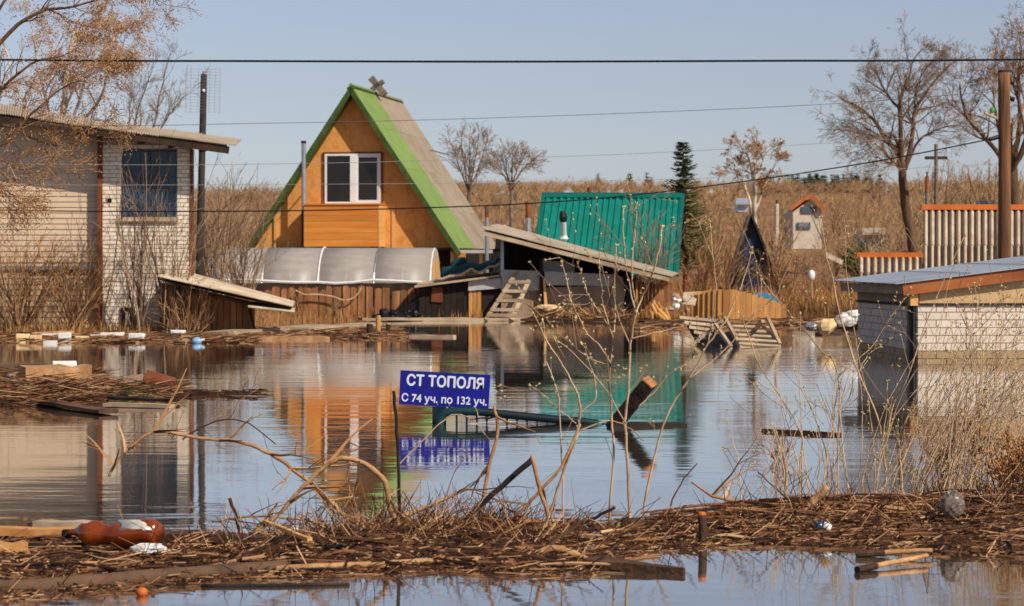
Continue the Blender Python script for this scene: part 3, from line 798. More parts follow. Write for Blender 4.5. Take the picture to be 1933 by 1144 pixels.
# ------------------------------------------------------------------ greenhouse
def greenhouse():
    D = 56.6
    x0, x1 = (405 - CX) * D / FPX, (822 - CX) * D / FPX
    root = thing('greenhouse', 'long arched polycarbonate greenhouse under the orange A-frame house', 'greenhouse', ((x0 + x1) / 2, D, land(-4, D) - .02), rad(-4))
    L = x1 - x0; h, wd = 1.60, 1.25
    arc = lambda t, o=0.0: V((0, -(wd + o) * math.cos(t), (h + o) * max(0, math.sin(t)) ** 0.8))
    nb = 4
    for b in range(nb):
        xa, xb = -L / 2 + L * b / nb, -L / 2 + L * (b + 1) / nb
        mb = MB(); n = 18; vs = []; 
        for i in range(n + 1):
            p = arc(math.pi * i / n)
            w_ = 0.006 * math.sin(i * 1.3 + b)
            vs += [p + V((xa + .004, 0, w_)), p + V((xb - .004, 0, -w_))]
        mb.add(vs, [(2 * i, 2 * i + 1, 2 * i + 3, 2 * i + 2) for i in range(n)])
        o = mb.build('cover_sheet', M_poly, root, world=False, smooth=True)
        md = o.modifiers.new('thickness', 'SOLIDIFY'); md.thickness = 0.006
    for i in range(9):
        x = -L / 2 + L * i / 8; mb = MB()
        mb.tube([arc(math.pi * j / 16, 0.012 if i in (2, 4, 6) else -0.02) + V((x, 0, 0)) for j in range(17)], 0.022 if i in (0, 4, 8) else 0.013, 5)
        mb.build('rib', M_white if i in (4, 8) else M_galv, root, world=False)
    for t in (0.5, 1.05, 1.57, 2.1):
        p = arc(t, -0.03); mb = MB(); mb.tube([p + V((-L / 2, 0, 0)), p + V((L / 2, 0, 0))], 0.012, 5); mb.build('purlin', M_galv if t != 1.05 else M_plank_lt, root, world=False)
    zr = HC - 31 * 55.4 / FPX - root.location.z
    pts = [V((-L / 2 + L * i / 12, -1.22 - .05, zr + 0.03 * math.sin(i * .9) - (.05 if i in (7, 8) else 0))) for i in range(13)]
    mb = MB(); mb.tube(pts, 0.035, 6); mb.build('base_rail', M_white, root, world=False)
    # end panel
    mb = MB(); n = 14; pts = [arc(math.pi * i / n, -0.01) + V((L / 2 + 0.004, 0, 0)) for i in range(n + 1)]
    mb.poly(pts, (0.012, 0, 0)); mb.build('end_panel', mat('end_sheet', (214, 190, 156), (196, 170, 136), rough=.4, scale=3, stretch=(1, 6, 1), alpha=.9), root, world=False)
    for y in (-.6, 0, .6):
        mb = MB(); mb.box(L / 2 + .02, L / 2 + .05, y - .02, y + .02, 0, h * .8); mb.build('end_stud', M_plank_lt, root, world=False)
    mb = MB(); mb.box(-L / 2, L / 2, -1.27, -1.24, 0.0, zr - .04); mb.build('base_board', M_darkwood, root, world=False)
greenhouse()

# ------------------------------------------------------------------ picket fence, hose, film
def picket_fence():
    D = 54.2
    root = thing('picket_fence', 'weathered brown picket fence standing in front of the greenhouse', 'fence', (W(660, 600, D).x, D, 0.0))
    x = 470
    while x < 800:
        w = ru(9, 15); top = ru(541, 552) + (6 if R.random() < .2 else 0); t = ru(-2, 2)
        mb = MB(); mb.poly([W(x, 606, D), W(x + w, 606, D), W(x + w + t, top + ru(-2, 2), D), W(x + w / 2 + t, top - ru(0, 5), D), W(x + t, top + ru(-2, 2), D)], (0, ru(.02, .035), 0))
        mb.build('picket', M_picket, root); x += w + ru(0.8, 4)
    for z in (0.15, 0.52):
        mb = MB(); mb.bar(V((W(465, 600, D).x, D + .06, z)), V((W(800, 600, D).x, D + .06, z)), 0.04, 0.07); mb.build('rail', M_darkwood, root)
picket_fence()
mb = MB(); limb(mb, px_line([(558, 548), (575, 556), (600, 556), (628, 560), (645, 566), (662, 565), (675, 555), (682, 543)], 54.05), .02, .02, 6)
tag(mb.build('hose', mat('hose_beige', (206, 176, 138), (190, 158, 120), rough=.5), origin=W(640, 560, 54.05)), 'pale garden hose looped over the picket fence', 'hose')
mb = MB()
D = 53.75
mb.poly([W(700, 603, D), W(798, 603, D), W(799, 552, D), W(780, 564, D), W(760, 580, D), W(735, 590, D), W(704, 594, D)], (0, .06, 0))
for i in range(16):
    mb.blob(W(ru(712, 795), ru(588, 600), D - .05), ru(.06, .16), .06, ru(.04, .1), 7, 4, .3)
tag(mb.build('plastic_film', M_black, origin=W(750, 603, D)), 'black plastic film slumped against the picket fence', 'film')

# ------------------------------------------------------------------ dark little shed with teal cover
def dark_shed():
    D = 53.7
    root = thing('dark_shed', 'low blackened shed with a teal cover beside the leaning ladder', 'shed', (W(850, 600, D).x, D, 0.02))
    mb = MB(); mb.poly([W(790, 604, D), W(945, 604, D), W(945, 524, D), W(790, 538, D)], (0, 2.0, 0)); w = mb.build('wall', M_dark_boards, root)
    for i in range(8):
        x = 791 + i * 12; 
        mb = MB(); mb.poly([W(x, 603, D - .03), W(x + 11.3, 603, D - .03), W(x + 11.3, 536 - i, D - .03), W(x, 537 - i, D - .03)], (0, .025, 0)); mb.build('board', M_dark_boards, w)
    mb = MB(); mb.poly([W(814, 570, D - .07), W(836, 571, D - .07), W(835, 541, D - .07), W(815, 543, D - .07)], (0, .03, 0)); mb.build('patch', M_redtrim, w)
    for i in range(3):
        x = 885 + i * 8; mb = MB(); mb.poly([W(x, 600, D - .07), W(x + 7, 600, D - .07), W(x + 7, 549, D - .07), W(x, 549, D - .07)], (0, .025, 0)); mb.build('slat', M_yplank, w)
    mb = MB(); mb.poly([W(884, 549, D - .12), W(946, 544, D - .12), W(948, 525, D - .12), W(884, 529, D - .12)], (0, .04, 0)); mb.build('fascia_board', M_panel, root)
    # roof slab and the teal cover with a wavy pale edge
    mb = MB(); mb.slab([W(782, 540, D - .25), W(942, 519, D - .25), W(942, 512, D + 2.1), W(800, 529, D + 2.1)], -0.04); r = mb.build('roof', M_greywood, root)
    mb = MB(); xs = [(832, 519), (850, 517), (868, 514), (884, 507), (893, 508), (905, 510), (918, 506), (930, 504), (940, 500)]
    vs = []
    for x, y in xs: vs += [W(x, y + 2, D - .1), W(x + 2, y - 14 + ru(-2, 2), D + 1.0), W(x + 4, y - 10, D + 2.0)]
    mb.add(vs, [(3 * i + j, 3 * i + 3 + j, 3 * i + 4 + j, 3 * i + 1 + j) for i in range(len(xs) - 1) for j in (0, 1)])
    c = mb.build('cover', M_tarp, root, smooth=True); md = c.modifiers.new('thickness', 'SOLIDIFY'); md.thickness = .015
    mb = MB(); limb(mb, px_line([(790, 536), (808, 534), (822, 527), (836, 526), (852, 520), (866, 519), (880, 513), (890, 507), (897, 512), (906, 514), (916, 509), (924, 503), (934, 503), (942, 497)], D - .14), .025, .025, 5)
    mb.build('cover_edge', M_greywood, c)
    mb = MB(); mb.blob(W(868, 498, D + 1.2), .25, .2, .16, 8, 5, .2); mb.build('cover_bundle', M_tarp, c)
dark_shed()

# ------------------------------------------------------------------ shed with the long sloping roof
def slope_shed():
    D = 53.6
    root = thing('open_shed', 'open shed under a long grey roof sloping toward the pallets', 'shed', (W(1080, 600, D).x, D, 0.02))
    rf = MB(); rf.slab([W(912, 440, 52.9), W(1262, 529, 52.9), W(1272, 520, 55.8), W(935, 436, 55.8)], 0.05); rf = rf.build('roof', M_dark_boards, root)
    for i in range(4):
        a, c = i / 4, (i + 1) / 4 + .012
        A, B = W(907, 432, 52.8), W(1264, 521, 52.8); A2, B2 = W(940, 425, 56), W(1277, 515, 56)
        p0, p1, p2, p3 = A.lerp(B, a), A.lerp(B, c), A2.lerp(B2, c), A2.lerp(B2, a)
        u = V((0, 0, .008 * (4 - i)))
        mb = MB(); mb.slab([p0 + u, p1 + u, p2 + u, p3 + u], -.016); mb.build('roof_sheet', M_slate, rf)
    mb = MB(); mb.bar(W(908, 439, 52.84), W(1264, 528, 52.84), .04, .09); mb.build('fascia', M_greywood, rf)
    mb = MB(); mb.poly([W(948, 540, D + 1.7), W(1190, 556, D + 1.7), W(1190, 505, D + 1.7), W(948, 450, D + 1.7)], (0, .05, 0)); mb.build('back_wall', M_dark_boards, root)  # dark colour paints the shade inside the open shed
    mb = MB(); mb.poly([W(945, 520, D), W(951, 520, D), W(951, 447, D), W(945, 446, D)], (0, .08, 0)); mb.build('post', M_galv, root)
    mb = MB(); mb.poly([W(946, 547, D - .02), W(1021, 549, D - .02), W(1021, 512, D - .02), W(946, 509, D - .02)], (0, .04, 0)); mb.build('front_panel', M_panel, root)
    mb = MB(); mb.poly([W(1028, 538, D - .02), W(1156, 540, D - .02), W(1156, 518, D - .02), W(1028, 512, D - .02)], (0, .04, 0)); mb.build('front_panel', M_panel, root)
    mb = MB(); mb.poly([W(1020, 512, D + .5), W(1085, 514, D + .5), W(1085, 497, D + .5), W(1020, 490, D + .5)], (0, .04, 0)); mb.build('hanging_panel', M_panel, root)
    # masonry base
    mb = MB(); mb.poly([W(946, 606, D + .03), W(1178, 606, D + .03), W(1178, 538, D + .03), W(946, 546, D + .03)], (0, .2, 0)); bs = mb.build('base_wall', M_plaster, root)
    mb = MB(); mb.poly([W(1152, 604, D - .03), W(1176, 604, D - .03), W(1176, 523, D - .03), W(1156, 517, D - .03)], (0, .2, 0)); mb.build('brick_pier', M_plaster, root)
    mb = MB(); mb.poly([W(1177, 604, D + .2), W(1202, 604, D + .2), W(1200, 528, D + .2), W(1177, 522, D + .2)], (0, 1.4, 0)); mb.build('doorway_shade_block', M_black, root)  # solid black block painting the dark of a doorway
    mb = MB(); mb.poly([W(1018, 600, D - .1), W(1026, 600, D - .1), W(1025, 488, D - .1), W(1019, 488, D - .1)], (0, .07, 0)); mb.build('post', M_darkwood, root)
    mb = MB(); mb.poly([W(1029, 592, D - .15), W(1035, 592, D - .15), W(1029, 527, D - .15), W(1025, 527, D - .15)], (0, .03, 0)); mb.build('prop', M_plank_lt, root)
    for i in range(10):
        x = 1204 + i * 7
        mb = MB(); mb.poly([W(x, 603, D + .7), W(x + 5.6, 603, D + .7), W(x + 5.6, 532 + i, D + .7), W(x, 530 + i, D + .7)], (0, .03, 0)); mb.build('board', M_picket, root)
slope_shed()
def ladder():
    D0, D1 = 52.9, 53.45
    root = thing('ladder', 'pale wooden ladder leaning on the front of the open shed', 'ladder', W(945, 603, D0))
    for (a, b) in (((917, 604), (977, 512)), ((966, 604), (1006, 512))):
        mb = MB(); mb.bar(W(*a, D0), W(*b, D1), .09, .05, V((0, -1, .2))); mb.build('rail', M_greywood, root)
    for t in (.10, .21, .40, .59, .78):
        a = W(917, 604, D0).lerp(W(977, 512, D1), t); b = W(966, 604, D0).lerp(W(1006, 512, D1), t)
        d = (b - a).normalized() * .05; a -= d; b += d; o = V((0, -.05, 0))
        mb = MB(); mb.bar(a + o, b + o, .03, .07, V((0, 0, 1))); mb.build('rung', M_greywood, root)
    return root
ladder()
mb = MB(); mb.blob(W(1035, 582, 53.3), .32, .2, .09, 12, 6, .12)
tag(mb.build('sack', M_foamy, origin=W(1035, 590, 53.3)), 'pale sack slumped at the foot of the open shed wall', 'sack')
def brush_heap():
    mb = MB()
    for i in range(260):
        a = W(ru(1020, 1180), ru(594, 604), ru(52.6, 53.3)); mb.cur = R.random()
        mb.seg(a, a + V((ru(-.5, .5), ru(-.2, .2), ru(.0, .32))), .012, .006)
    tag(mb.build('brush_heap', M_twig, origin=W(1100, 604, 53)), 'heap of cut brushwood along the foot of the open shed', 'brushwood', kind='stuff')
brush_heap()
# tipped roof of a hen-house behind, and stove pipes
def tipped_roof():
    D = 58.5
    root = thing('tipped_roof', 'tipped pale roof sheet showing above the long sloping roof', 'roof', W(965, 470, D))
    mb = MB(); mb.slab([W(938, 432, D), W(952, 424, D + .5), W(1006, 452, D + .5), W(998, 462, D)], .04); mb.build('sheet', M_slate2, root)
    mb = MB(); mb.poly([W(934, 470, D + .1), W(1002, 470, D + .1), W(998, 460, D + .1), W(955, 434, D + .1), W(938, 432, D + .1)], (0, .5, 0)); mb.build('gable', M_dark_boards, root)
    mb = MB(); mb.poly([W(930, 600, D + .15), W(1000, 600, D + .15), W(1000, 470, D + .15), W(930, 470, D + .15)], (0, 1, 0)); mb.build('wall', M_dark_boards, root)
tipped_roof()
def stove_pipe(px, y0, y1, D, r, lab):
    root = thing('stove_pipe', lab, 'pipe', W(px, 600, D))
    mb = MB(); mb.tube([W(px, 600, D), W(px, y0 + (y1 - y0) * .45, D)], r, 10); mb.build('shaft', M_galv, root)
    mb = MB(); mb.tube([W(px, y0 + (y1 - y0) * .46, D), W(px, y0 + 2, D)], r * 1.02, 10); mb.build('rusty_top', M_rust, root)
    mb = MB(); mb.tube([W(px, y0 + 3, D), W(px, y0, D)], r * 1.25, 10); mb.build('rim', M_rust, root)
stove_pipe(997, 381, 447, 57.5, .065, 'rusty stove pipe sticking up behind the long sloping shed roof')
stove_pipe(919, 389, 436, 61.0, .05, 'thin rusty pipe between the A-frame and the sloping shed roof')

# ------------------------------------------------------------------ house with the green profiled roof
def green_house():
    D1, D0 = 67.0, 62.6
    tl, tr = W(1026, 366, D1), W(1289, 367, D1); bl, br = W(1004, 512, D0), W(1277, 520, D0)
    gx = (tl.x + tr.x) / 2
    root = thing('green_roof_house', 'low house with a steep bright green ribbed metal roof', 'house', (gx, 65, land(gx, 65)))
    back = V((-.2, 3.6, 0))
    mb = MB(); e = V((0, .12, -.25))
    mb.poly([bl + e + V((.3, 0, 0)), tl + V((.3, .1, -.3)), tl + back + V((.3, -.3, -2.2))], (tr - tl) - V((.6, 0, 0))); mb.build('attic', M_dark_boards, root)
    mb = MB(); mb.box(bl.x + .3, br.x - .2, D0 + .3, D0 + 7, land(gx, 65) - .2, bl.z - .2); mb.build('wall', M_yplank, root)
    rf = MB(); rf.slab([bl + V((0, .06, -.03)), br + V((0, .06, -.03)), tr + V((0, .06, -.03)), tl + V((0, .06, -.03))], .03); rf = rf.build('roof', M_yplank, root)
    for i in range(4):
        a, c = i / 4, (i + 1) / 4
        mb = MB(); mb.corr(tl.lerp(tr, a), tl.lerp(tr, c), bl.lerp(br, c), bl.lerp(br, a), 6 if i % 2 else 5, .022, .006, 'trap'); mb.build('profiled_sheet', M_teal, rf)
    mb = MB(); mb.slab([tl + back + V((0, 0, -2.4)), tl + V((0, .06, 0)), tr + V((0, .06, 0)), tr + back + V((0, 0, -2.4))], .03); mb.build('rear_slope', M_teal, rf)
    dv = (bl - tl).normalized()
    n = V((0, -.03, .03))
    mb = MB(); mb.slab([tl + n, tl + n + dv * .28, tr + n + dv * .28, tr + n], -.02); mb.bar(tl + V((0, 0, .02)), tr + V((0, 0, .02)), .1, .05); mb.build('ridge_cap', M_tealdark, rf)
    for a, b in ((tl, bl), (tr, br)):
        mb = MB(); mb.bar(a + V((0, -.02, .0)), b + V((0, -.02, .0)), .1, .06, V((0, -.8, .6))); mb.build('verge_trim', M_tealdark, rf)
    # chimney pipe with elbow
    c = W(1064, 452, 63.9); top = W(1063, 418, 63.6)
    mb = MB(); mb.tube([c + V((0, .6, -.2)), c + V((0, .05, 0)), top], .085, 10); ch = mb.build('chimney_pipe', M_white, rf)
    mb = MB(); mb.tube([top, top + V((0, 0, .12)), top + V((-.01, 0, .28))], [.10, .11, .075], 10); mb.build('cowl', M_black, ch)
    mb = MB(); mb.blob(c + V((0, -.03, .04)), .13, .1, .1, 8, 5, .1); mb.build('collar', M_white, ch)
    mb = MB(); mb.tube([W(1113, 400, 69), W(1113, 354, 69)], .07, 8); mb.build('rear_pipe', M_rust, rf)
green_house()
# ------------------------------------------------------------------ slate roofs behind the hut (right)
def slate_shed(name, label, x0, x1, yt, yb, D, nw, ns):
    tl, tr, bl, br = W(x0, yt, D + 1.6), W(x1, yt, D + 1.6), W(x0, yb, D), W(x1, yb, D)
    gx = (tl.x + tr.x) / 2
    root = thing(name, label, 'shed', (gx, D + 1, land(gx, D + 1)))
    mb = MB(); mb.box(tl.x + .55, tr.x - .05, D + .15, D + 3, land(gx, D) - .3, bl.z - .05); mb.build('wall', M_picket, root)
    rf = MB(); o = V((0, .04, -.03)); rf.slab([bl + o, br + o, tr + o, tl + o], .05); rf = rf.build('roof', M_darkwood, root)
    for i in range(ns):
        a, c = i / ns, (i + 1) / ns
        for j in range(2):
            t0, t1 = (0, .52) if j == 0 else (.5, 1.0)
            u = V((0, -.012, .012)) * (1 - j)
            P = lambda s, t: tl.lerp(tr, s).lerp(bl.lerp(br, s), t) + u
            mb = MB(); mb.corr(P(a, t0), P(c, t0), P(c, t1), P(a, t1), nw, .032, .012); mb.build('slate_sheet', M_slate2, rf, smooth=False)
    mb = MB(); mb.slab([tl + V((.6, 1.6, -.9)), tl + V((.1, .05, 0)), tr + V((0, .05, 0)), tr + V((0, 1.6, -.9))], .03); mb.build('rear_slope', M_slate2, rf)
    mb = MB(); mb.bar(tl + V((-.06, -.02, .05)), tr + V((.03, -.02, .05)), .14, .10); mb.build('ridge_board', M_orange, rf)
    return root
slate_shed('slate_shed', 'tall grey slate roof with an orange ridge behind the wooden pole', 1744, 2080, 396, 530, 44.0, 9, 3)
slate_shed('slate_shed', 'low grey slate roof with an orange ridge behind the brick hut', 1622, 1740, 486, 545, 46.5, 9, 1)

# ------------------------------------------------------------------ white brick hut
def brick_hut():
    A = G(1733, 683); B = G(1620, 664)                 # near and far corner of the left side at the water
    A.z = B.z = 0
    rot = math.atan2(-(B.x - A.x), (B.y - A.y))        # local +y runs back along the left side
    root = thing('brick_hut', 'white brick hut with a tin roof standing in the flood water', 'hut', A, rot)
    depth = (B - A).length; width = 3.1
    kk = A.y / FPX
    Z = lambda py: HC - (py - HY) * kk
    zt = Z(574)
    def Lm(mb, name, m, par=root): return mb.build(name, m, par, world=False)
    mb = MB(); mb.box(.02, width, .02, depth, -1.4, zt - .01); bw = Lm(mb, 'brick_wall', M_mortar)
    b = MB(); b.box(0, 1, -.016, .03, 0, .09); me = b.mesh('hut_brick'); me.materials.append(M_hutbrick)
    z = zt - .1; row = 0
    while z > -.35:
        for face in (0, 1):
            Lf = width if face == 0 else depth
            x = -.02 + (.13 if row % 2 else 0) - .26
            while x < Lf:
                a, c = max(x, .0), min(x + .25, Lf)
                if c - a > .04:
                    m = M_wetbrick if z < .12 else None
                    j = ru(-.004, .004)
                    if face == 0: inst(me, 'brick', bw, (a, .0 + .016 + j, z), (0, 0, 0), (c - a, 1, 1), m)
                    else: inst(me, 'brick', bw, (.016 + j, c + .01, z), (0, 0, -math.pi / 2), (c - a - .01, 1, 1), m)
                x += .262
        z -= .1; row += 1
    # board above the bricks (front) and plate band (side)
    # roof line: low at the left eave, rising to the right
    ze = Z(540); rise = (Z(512) - Z(537)) / ((1933 - 1733) * kk)
    mb = MB(); mb.poly([V((.02, -.0, zt)), V((width, 0, zt)), V((width, 0, ze + rise * width)), V((.02, 0, ze))], (0, .03, 0)); Lm(mb, 'gable_board', M_osb_pale)
    mb = MB(); mb.box(-.03, width, -.025, -.018, zt - .02, zt + .012); Lm(mb, 'strip', M_darkwood)
    mb = MB(); mb.box(-.012, .02, .03, depth, zt + .0, ze - .02); Lm(mb, 'side_band', M_plaster)
    mb = MB(); mb.box(-.03, -.016, .0, depth, zt - .03, zt + .004); Lm(mb, 'side_strip', M_darkwood)
    # fascia and roof sheets
    f0, f1 = V((-.22, -.09, ze - .045)), V((width + .2, -.09, ze - .045 + rise * (width + .42)))
    mb = MB(); mb.bar(f0, f1, .035, .15); Lm(mb, 'fascia', mat('brown_fascia', (168, 96, 50), (140, 76, 38), (110, 60, 34), rough=.7, scale=4, stretch=(.4, 1, 1)))
    mb = MB(); mb.bar(f0 + V((.02, .03, 0)), V((f0.x + .02, depth + .2, f0.z)), .03, .12); Lm(mb, 'eave_board', M_plaster)
    lift = V((0, 0, .09))
    n = 4
    rf = MB(); rf.slab([f0 + V((0, 0, .08)), f1 + V((0, 0, .08)), f1 + V((0, depth + .35, .09)), f0 + V((0, depth + .35, .09))], -.012); rf = Lm(rf, 'roof', M_darkwood)
    for i in range(n):
        a, c = f0.lerp(f1, i / n), f0.lerp(f1, (i + 1) / n)
        if i == 0: a = a + V((-.10, 0, -.012))
        e = V((0, -.05, 0.0)); e2 = V((0, depth + .4, .02)); e3 = V((0, depth + .4, .02))
        mb = MB(); mb.slab([a + e + lift, c + e + lift, c + e3 + lift, a + e2 + lift], -.008); Lm(mb, 'tin_sheet', M_tin, rf)
        mb = MB(); mb.bar(c + e + lift + V((0, 0, .012)), c + e3 + lift + V((0, 0, .012)), .008, .010); Lm(mb, 'seam', M_tin, rf)
    # dark corner post / downpipe
    mb = MB(); mb.box(-.10, -.035, .10, .20, -1.2, ze - .06); Lm(mb, 'downpipe', M_black)
    mb = MB(); mb.box(-.11, -.01, -.05, .05, zt - .02, ze - .09); Lm(mb, 'corner_block', M_plank_lt)
brick_hut()

# ------------------------------------------------------------------ poles, antenna, cables
def right_pole():
    D = 38.8; b = W(1896, 645, D)
    root = thing('utility_pole', 'stout brown wooden utility pole behind the white brick hut', 'pole', (b.x, D, -1.3))
    top = W(1895, 137, D)
    mb = MB(); limb(mb, [V((b.x, D, -1.3)), b.lerp(top, .3), b.lerp(top, .65) + V((.01, 0, 0)), top], .112, .098, 12, 4); mb.build('shaft', M_pole, root, smooth=True)
    mb = MB(); mb.tube([top, top + V((0, 0, .03))], .10, 12); mb.build('cap', M_poledark, root)
    mb = MB(); mb.tube([W(1886, 225, D), W(1858, 213, D - .1)], .022, 6); ar = mb.build('bracket', M_greywood, root)
    mb = MB(); mb.blob(W(1873, 208, D - .08), .045, .04, .05, 10, 6, .15); mb.build('insulator', mat('green_glass', (120, 190, 60), (90, 160, 50), rough=.2, spec=.5), ar)
    mb = MB(); mb.tube([W(1886, 258, D), W(1868, 263, D - .05)], .035, 8); ar2 = mb.build('clamp', M_black, root)
    mb = MB(); mb.tube([W(1905, 185, D), W(1915, 188, D)], .04, 8); mb.build('insulator', M_black, root)
    mb = MB(); mb.tube([W(1884, 310, D), W(1906, 309, D)], .012, 5); mb.tube([W(1884, 172, D), W(1906, 173, D)], .012, 5)
    mb.build('wire_band', M_wire, root)
right_pole()
def left_pole():
    D = 49.5; b = W(374, 600, D); b.z = land(b.x, D); top = W(385, 140, D)
    root = thing('utility_pole', 'dark slim utility pole behind the siding house roof', 'pole', b)
    mb = MB(); limb(mb, [b, b.lerp(top, .5), top], .078, .066, 10, 4); mb.build('shaft', M_poledark, root, smooth=True)
    mb = MB(); mb.tube([top, top + V((0, 0, .06))], .035, 8); mb.build('cap', M_galv, root)
    mb = MB(); mb.blob(W(384.5, 171, D - .09), .035, .03, .035, 8, 5); mb.build('insulator', M_white, root)
    # grid aerial
    a = thing('grid_aerial', 'wire grid television aerial at the top of the dark pole', 'aerial', W(385, 172, D - .1))
    Dg = D - .12
    for x in (352, 361, 375, 396, 407, 416):
        mb = MB(); mb.tube([W(x, 128 if x not in (375, 396) else 132, Dg), W(x - 2, 213, Dg)], .0042, 4); mb.build('rod', M_wire, a)
    for i in range(15):
        y = 130 + i * 5.8
        for (xa, xb) in ((350, 384), (386, 417)):
            mb = MB(); mb.tube([W(xa, y, Dg), W(xb, y + 1, Dg)], .0026, 4); mb.build('crossbar', M_wire, a)
left_pole()
def cable(name, label, pts, D, r, m, dD=0):
    mb = MB(); limb(mb, px_line(pts, D, dD), r, r, 5, 8)
    return tag(mb.build(name, m, origin=W(*pts[len(pts) // 2], D)), label, 'cable')
cable('power_cable', 'thick black cable running level across the open sky', [(-1500, 96), (0, 113), (480, 115.5), (967, 116.5), (1450, 115), (1933, 112.5), (3400, 92)], 30, .0145, M_cable)
cable('overhead_wire', 'thin wire crossing the A-frame gable just under its peak', [(-900, 215), (100, 236), (480, 233), (815, 226), (1200, 213), (1570, 196), (1886, 172)], 39.6, .0048, M_wiredark, -.8)
cable('overhead_wire', 'thin wire crossing the top of the white A-frame window', [(-900, 300), (0, 309), (340, 311), (660, 307), (830, 302), (1200, 290), (1630, 266), (1886, 248)], 39.4, .0045, M_wire, -.6)
cable('overhead_wire', 'thin pale wire crossing the middle of the white A-frame window', [(-900, 345), (0, 349), (340, 349), (660, 347.5), (1000, 344), (1330, 336), (1630, 322), (1886, 309)], 39.2, .004, M_wire, -.4)
cable('service_cable', 'dark drooping cable from the brown pole across the green roof', [(-900, 380), (0, 397), (400, 399), (660, 396), (870, 390), (1000, 384), (1150, 373), (1300, 356), (1500, 329), (1690, 298), (1868, 263)], 39.3, .011, M_cable, -.5)

# posts behind the slate sheds
def far_post(px, y0, D, r, lab, arm=None, m=None):
    b = W(px, 560, D); b.z = land(b.x, D)
    root = thing('post', lab, 'post', b)
    mb = MB(); mb.tube([b, W(px, y0, D)], r, 8); mb.build('shaft', m or M_rust, root)
    if arm:
        mb = MB(); mb.bar(W(px - arm, y0 + 26, D), W(px + arm, y0 + 26, D), .07, .1); mb.build('crossarm', M_poledark, root)
    else:
        mb = MB(); mb.tube([W(px, y0, D), W(px, y0 - 8, D)], r * .4, 6); mb.build('cap', M_poledark, root)
far_post(1750, 333, 52, .045, 'rust brown steel post above the tall slate roof')
far_post(1767, 272, 75, .06, 'grey post with a crossarm beyond the tall slate roof', 21, M_barkgrey)
far_post(1466, 385, 95, .09, 'pale bare post beside the dark little A-frame cottage', None, M_birch)

# ------------------------------------------------------------------ far houses
def dark_cottage():
    D = 82; k = D / FPX; c = W(1418, 510, D); c.z = land(c.x, D)
    root = thing('dark_cottage', 'dark blue little A-frame cottage among brown bushes', 'cottage', c)
    ap = W(1416, 408, D); l = W(1368, 552, D); r = W(1473, 552, D)
    mb = MB(); mb.poly([l, r, ap], (.3, 3.5, 0)); mb.build('gable', mat('navy_board', (44, 52, 66), (28, 32, 40), rough=.6, scale=2), root)
    for a, nm in ((l, -1), (r, 1)):
        e = (a - ap).normalized() * .25
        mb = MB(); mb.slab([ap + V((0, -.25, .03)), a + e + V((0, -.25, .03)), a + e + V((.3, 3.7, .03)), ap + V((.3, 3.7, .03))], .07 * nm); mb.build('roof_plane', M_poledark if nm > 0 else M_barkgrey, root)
    mb = MB(); mb.poly([W(1404, 500, D - .03), W(1424, 500, D - .03), W(1424, 450, D - .03), W(1408, 452, D - .03)], (0, .04, 0)); mb.build('door', mat('blue_door', (70, 84, 112), (56, 66, 90), rough=.5), root)
dark_cottage()
def far_house():
    D = 135; c = W(1525, 455, D); c.z = land(c.x, D)
    root = thing('far_house', 'small white house with an orange gable roof far behind the bushes', 'house', c)
    mb = MB(); mb.poly([W(1497, 470, D), W(1551, 470, D), W(1551, 397, D), W(1530, 376, D), W(1497, 400, D)], (0, 5, 0)); mb.build('wall', mat('pale_render', (204, 190, 172), (182, 166, 148), rough=.9, scale=1.5), root)
    for a, b in (((1531, 370), (1494, 398)), ((1531, 370), (1556, 398))):
        mb = MB(); mb.slab([W(*a, D - .4), W(*b, D - .4), W(*b, D + 5.5), W(*a, D + 5.5)], .15 if b[0] > a[0] else -.15); mb.build('roof_plane', M_orange, root)
    for (x0, y0, x1, y1) in ((1513, 390, 1541, 402), (1505, 420, 1530, 432)):
        mb = MB(); mb.poly([W(x0, y1, D - .1), W(x1, y1, D - .1), W(x1, y0, D - .1), W(x0, y0, D - .1)], (0, .12, 0)); mb.build('window', mat('far_window', (92, 104, 116), (70, 80, 90), rough=.3), root)
far_house()
def far_shed(px0, px1, yt, yb, D, m, mr, lab):
    c = W((px0 + px1) / 2, yb, D); c.z = land(c.x, D)
    root = thing('far_shed', lab, 'shed', c)
    mb = MB(); mb.poly([W(px0, yb, D), W(px1, yb, D), W(px1, yt + 6, D), W(px0, yt + 6, D)], (0, 3, 0)); mb.build('wall', m, root)
    mb = MB(); mb.slab([W(px0 - 4, yt + 7, D - .3), W(px1 + 4, yt + 7, D - .3), W(px1 + 4, yt - 2, D + 3.3), W(px0 - 4, yt - 2, D + 3.3)], -.1); mb.build('roof', mr, root)
far_shed(1632, 1668, 432, 474, 100, M_panel, M_slate, 'white shed wall glimpsed above the low slate roof')
far_shed(1393, 1412, 376, 400, 140, M_tin, M_tin, 'pale blue grey shed above the dark cottage roof')
far_shed(1846, 1876, 380, 400, 70, M_panel, M_black, 'small dark roofed shed peeping above the tall slate roof')

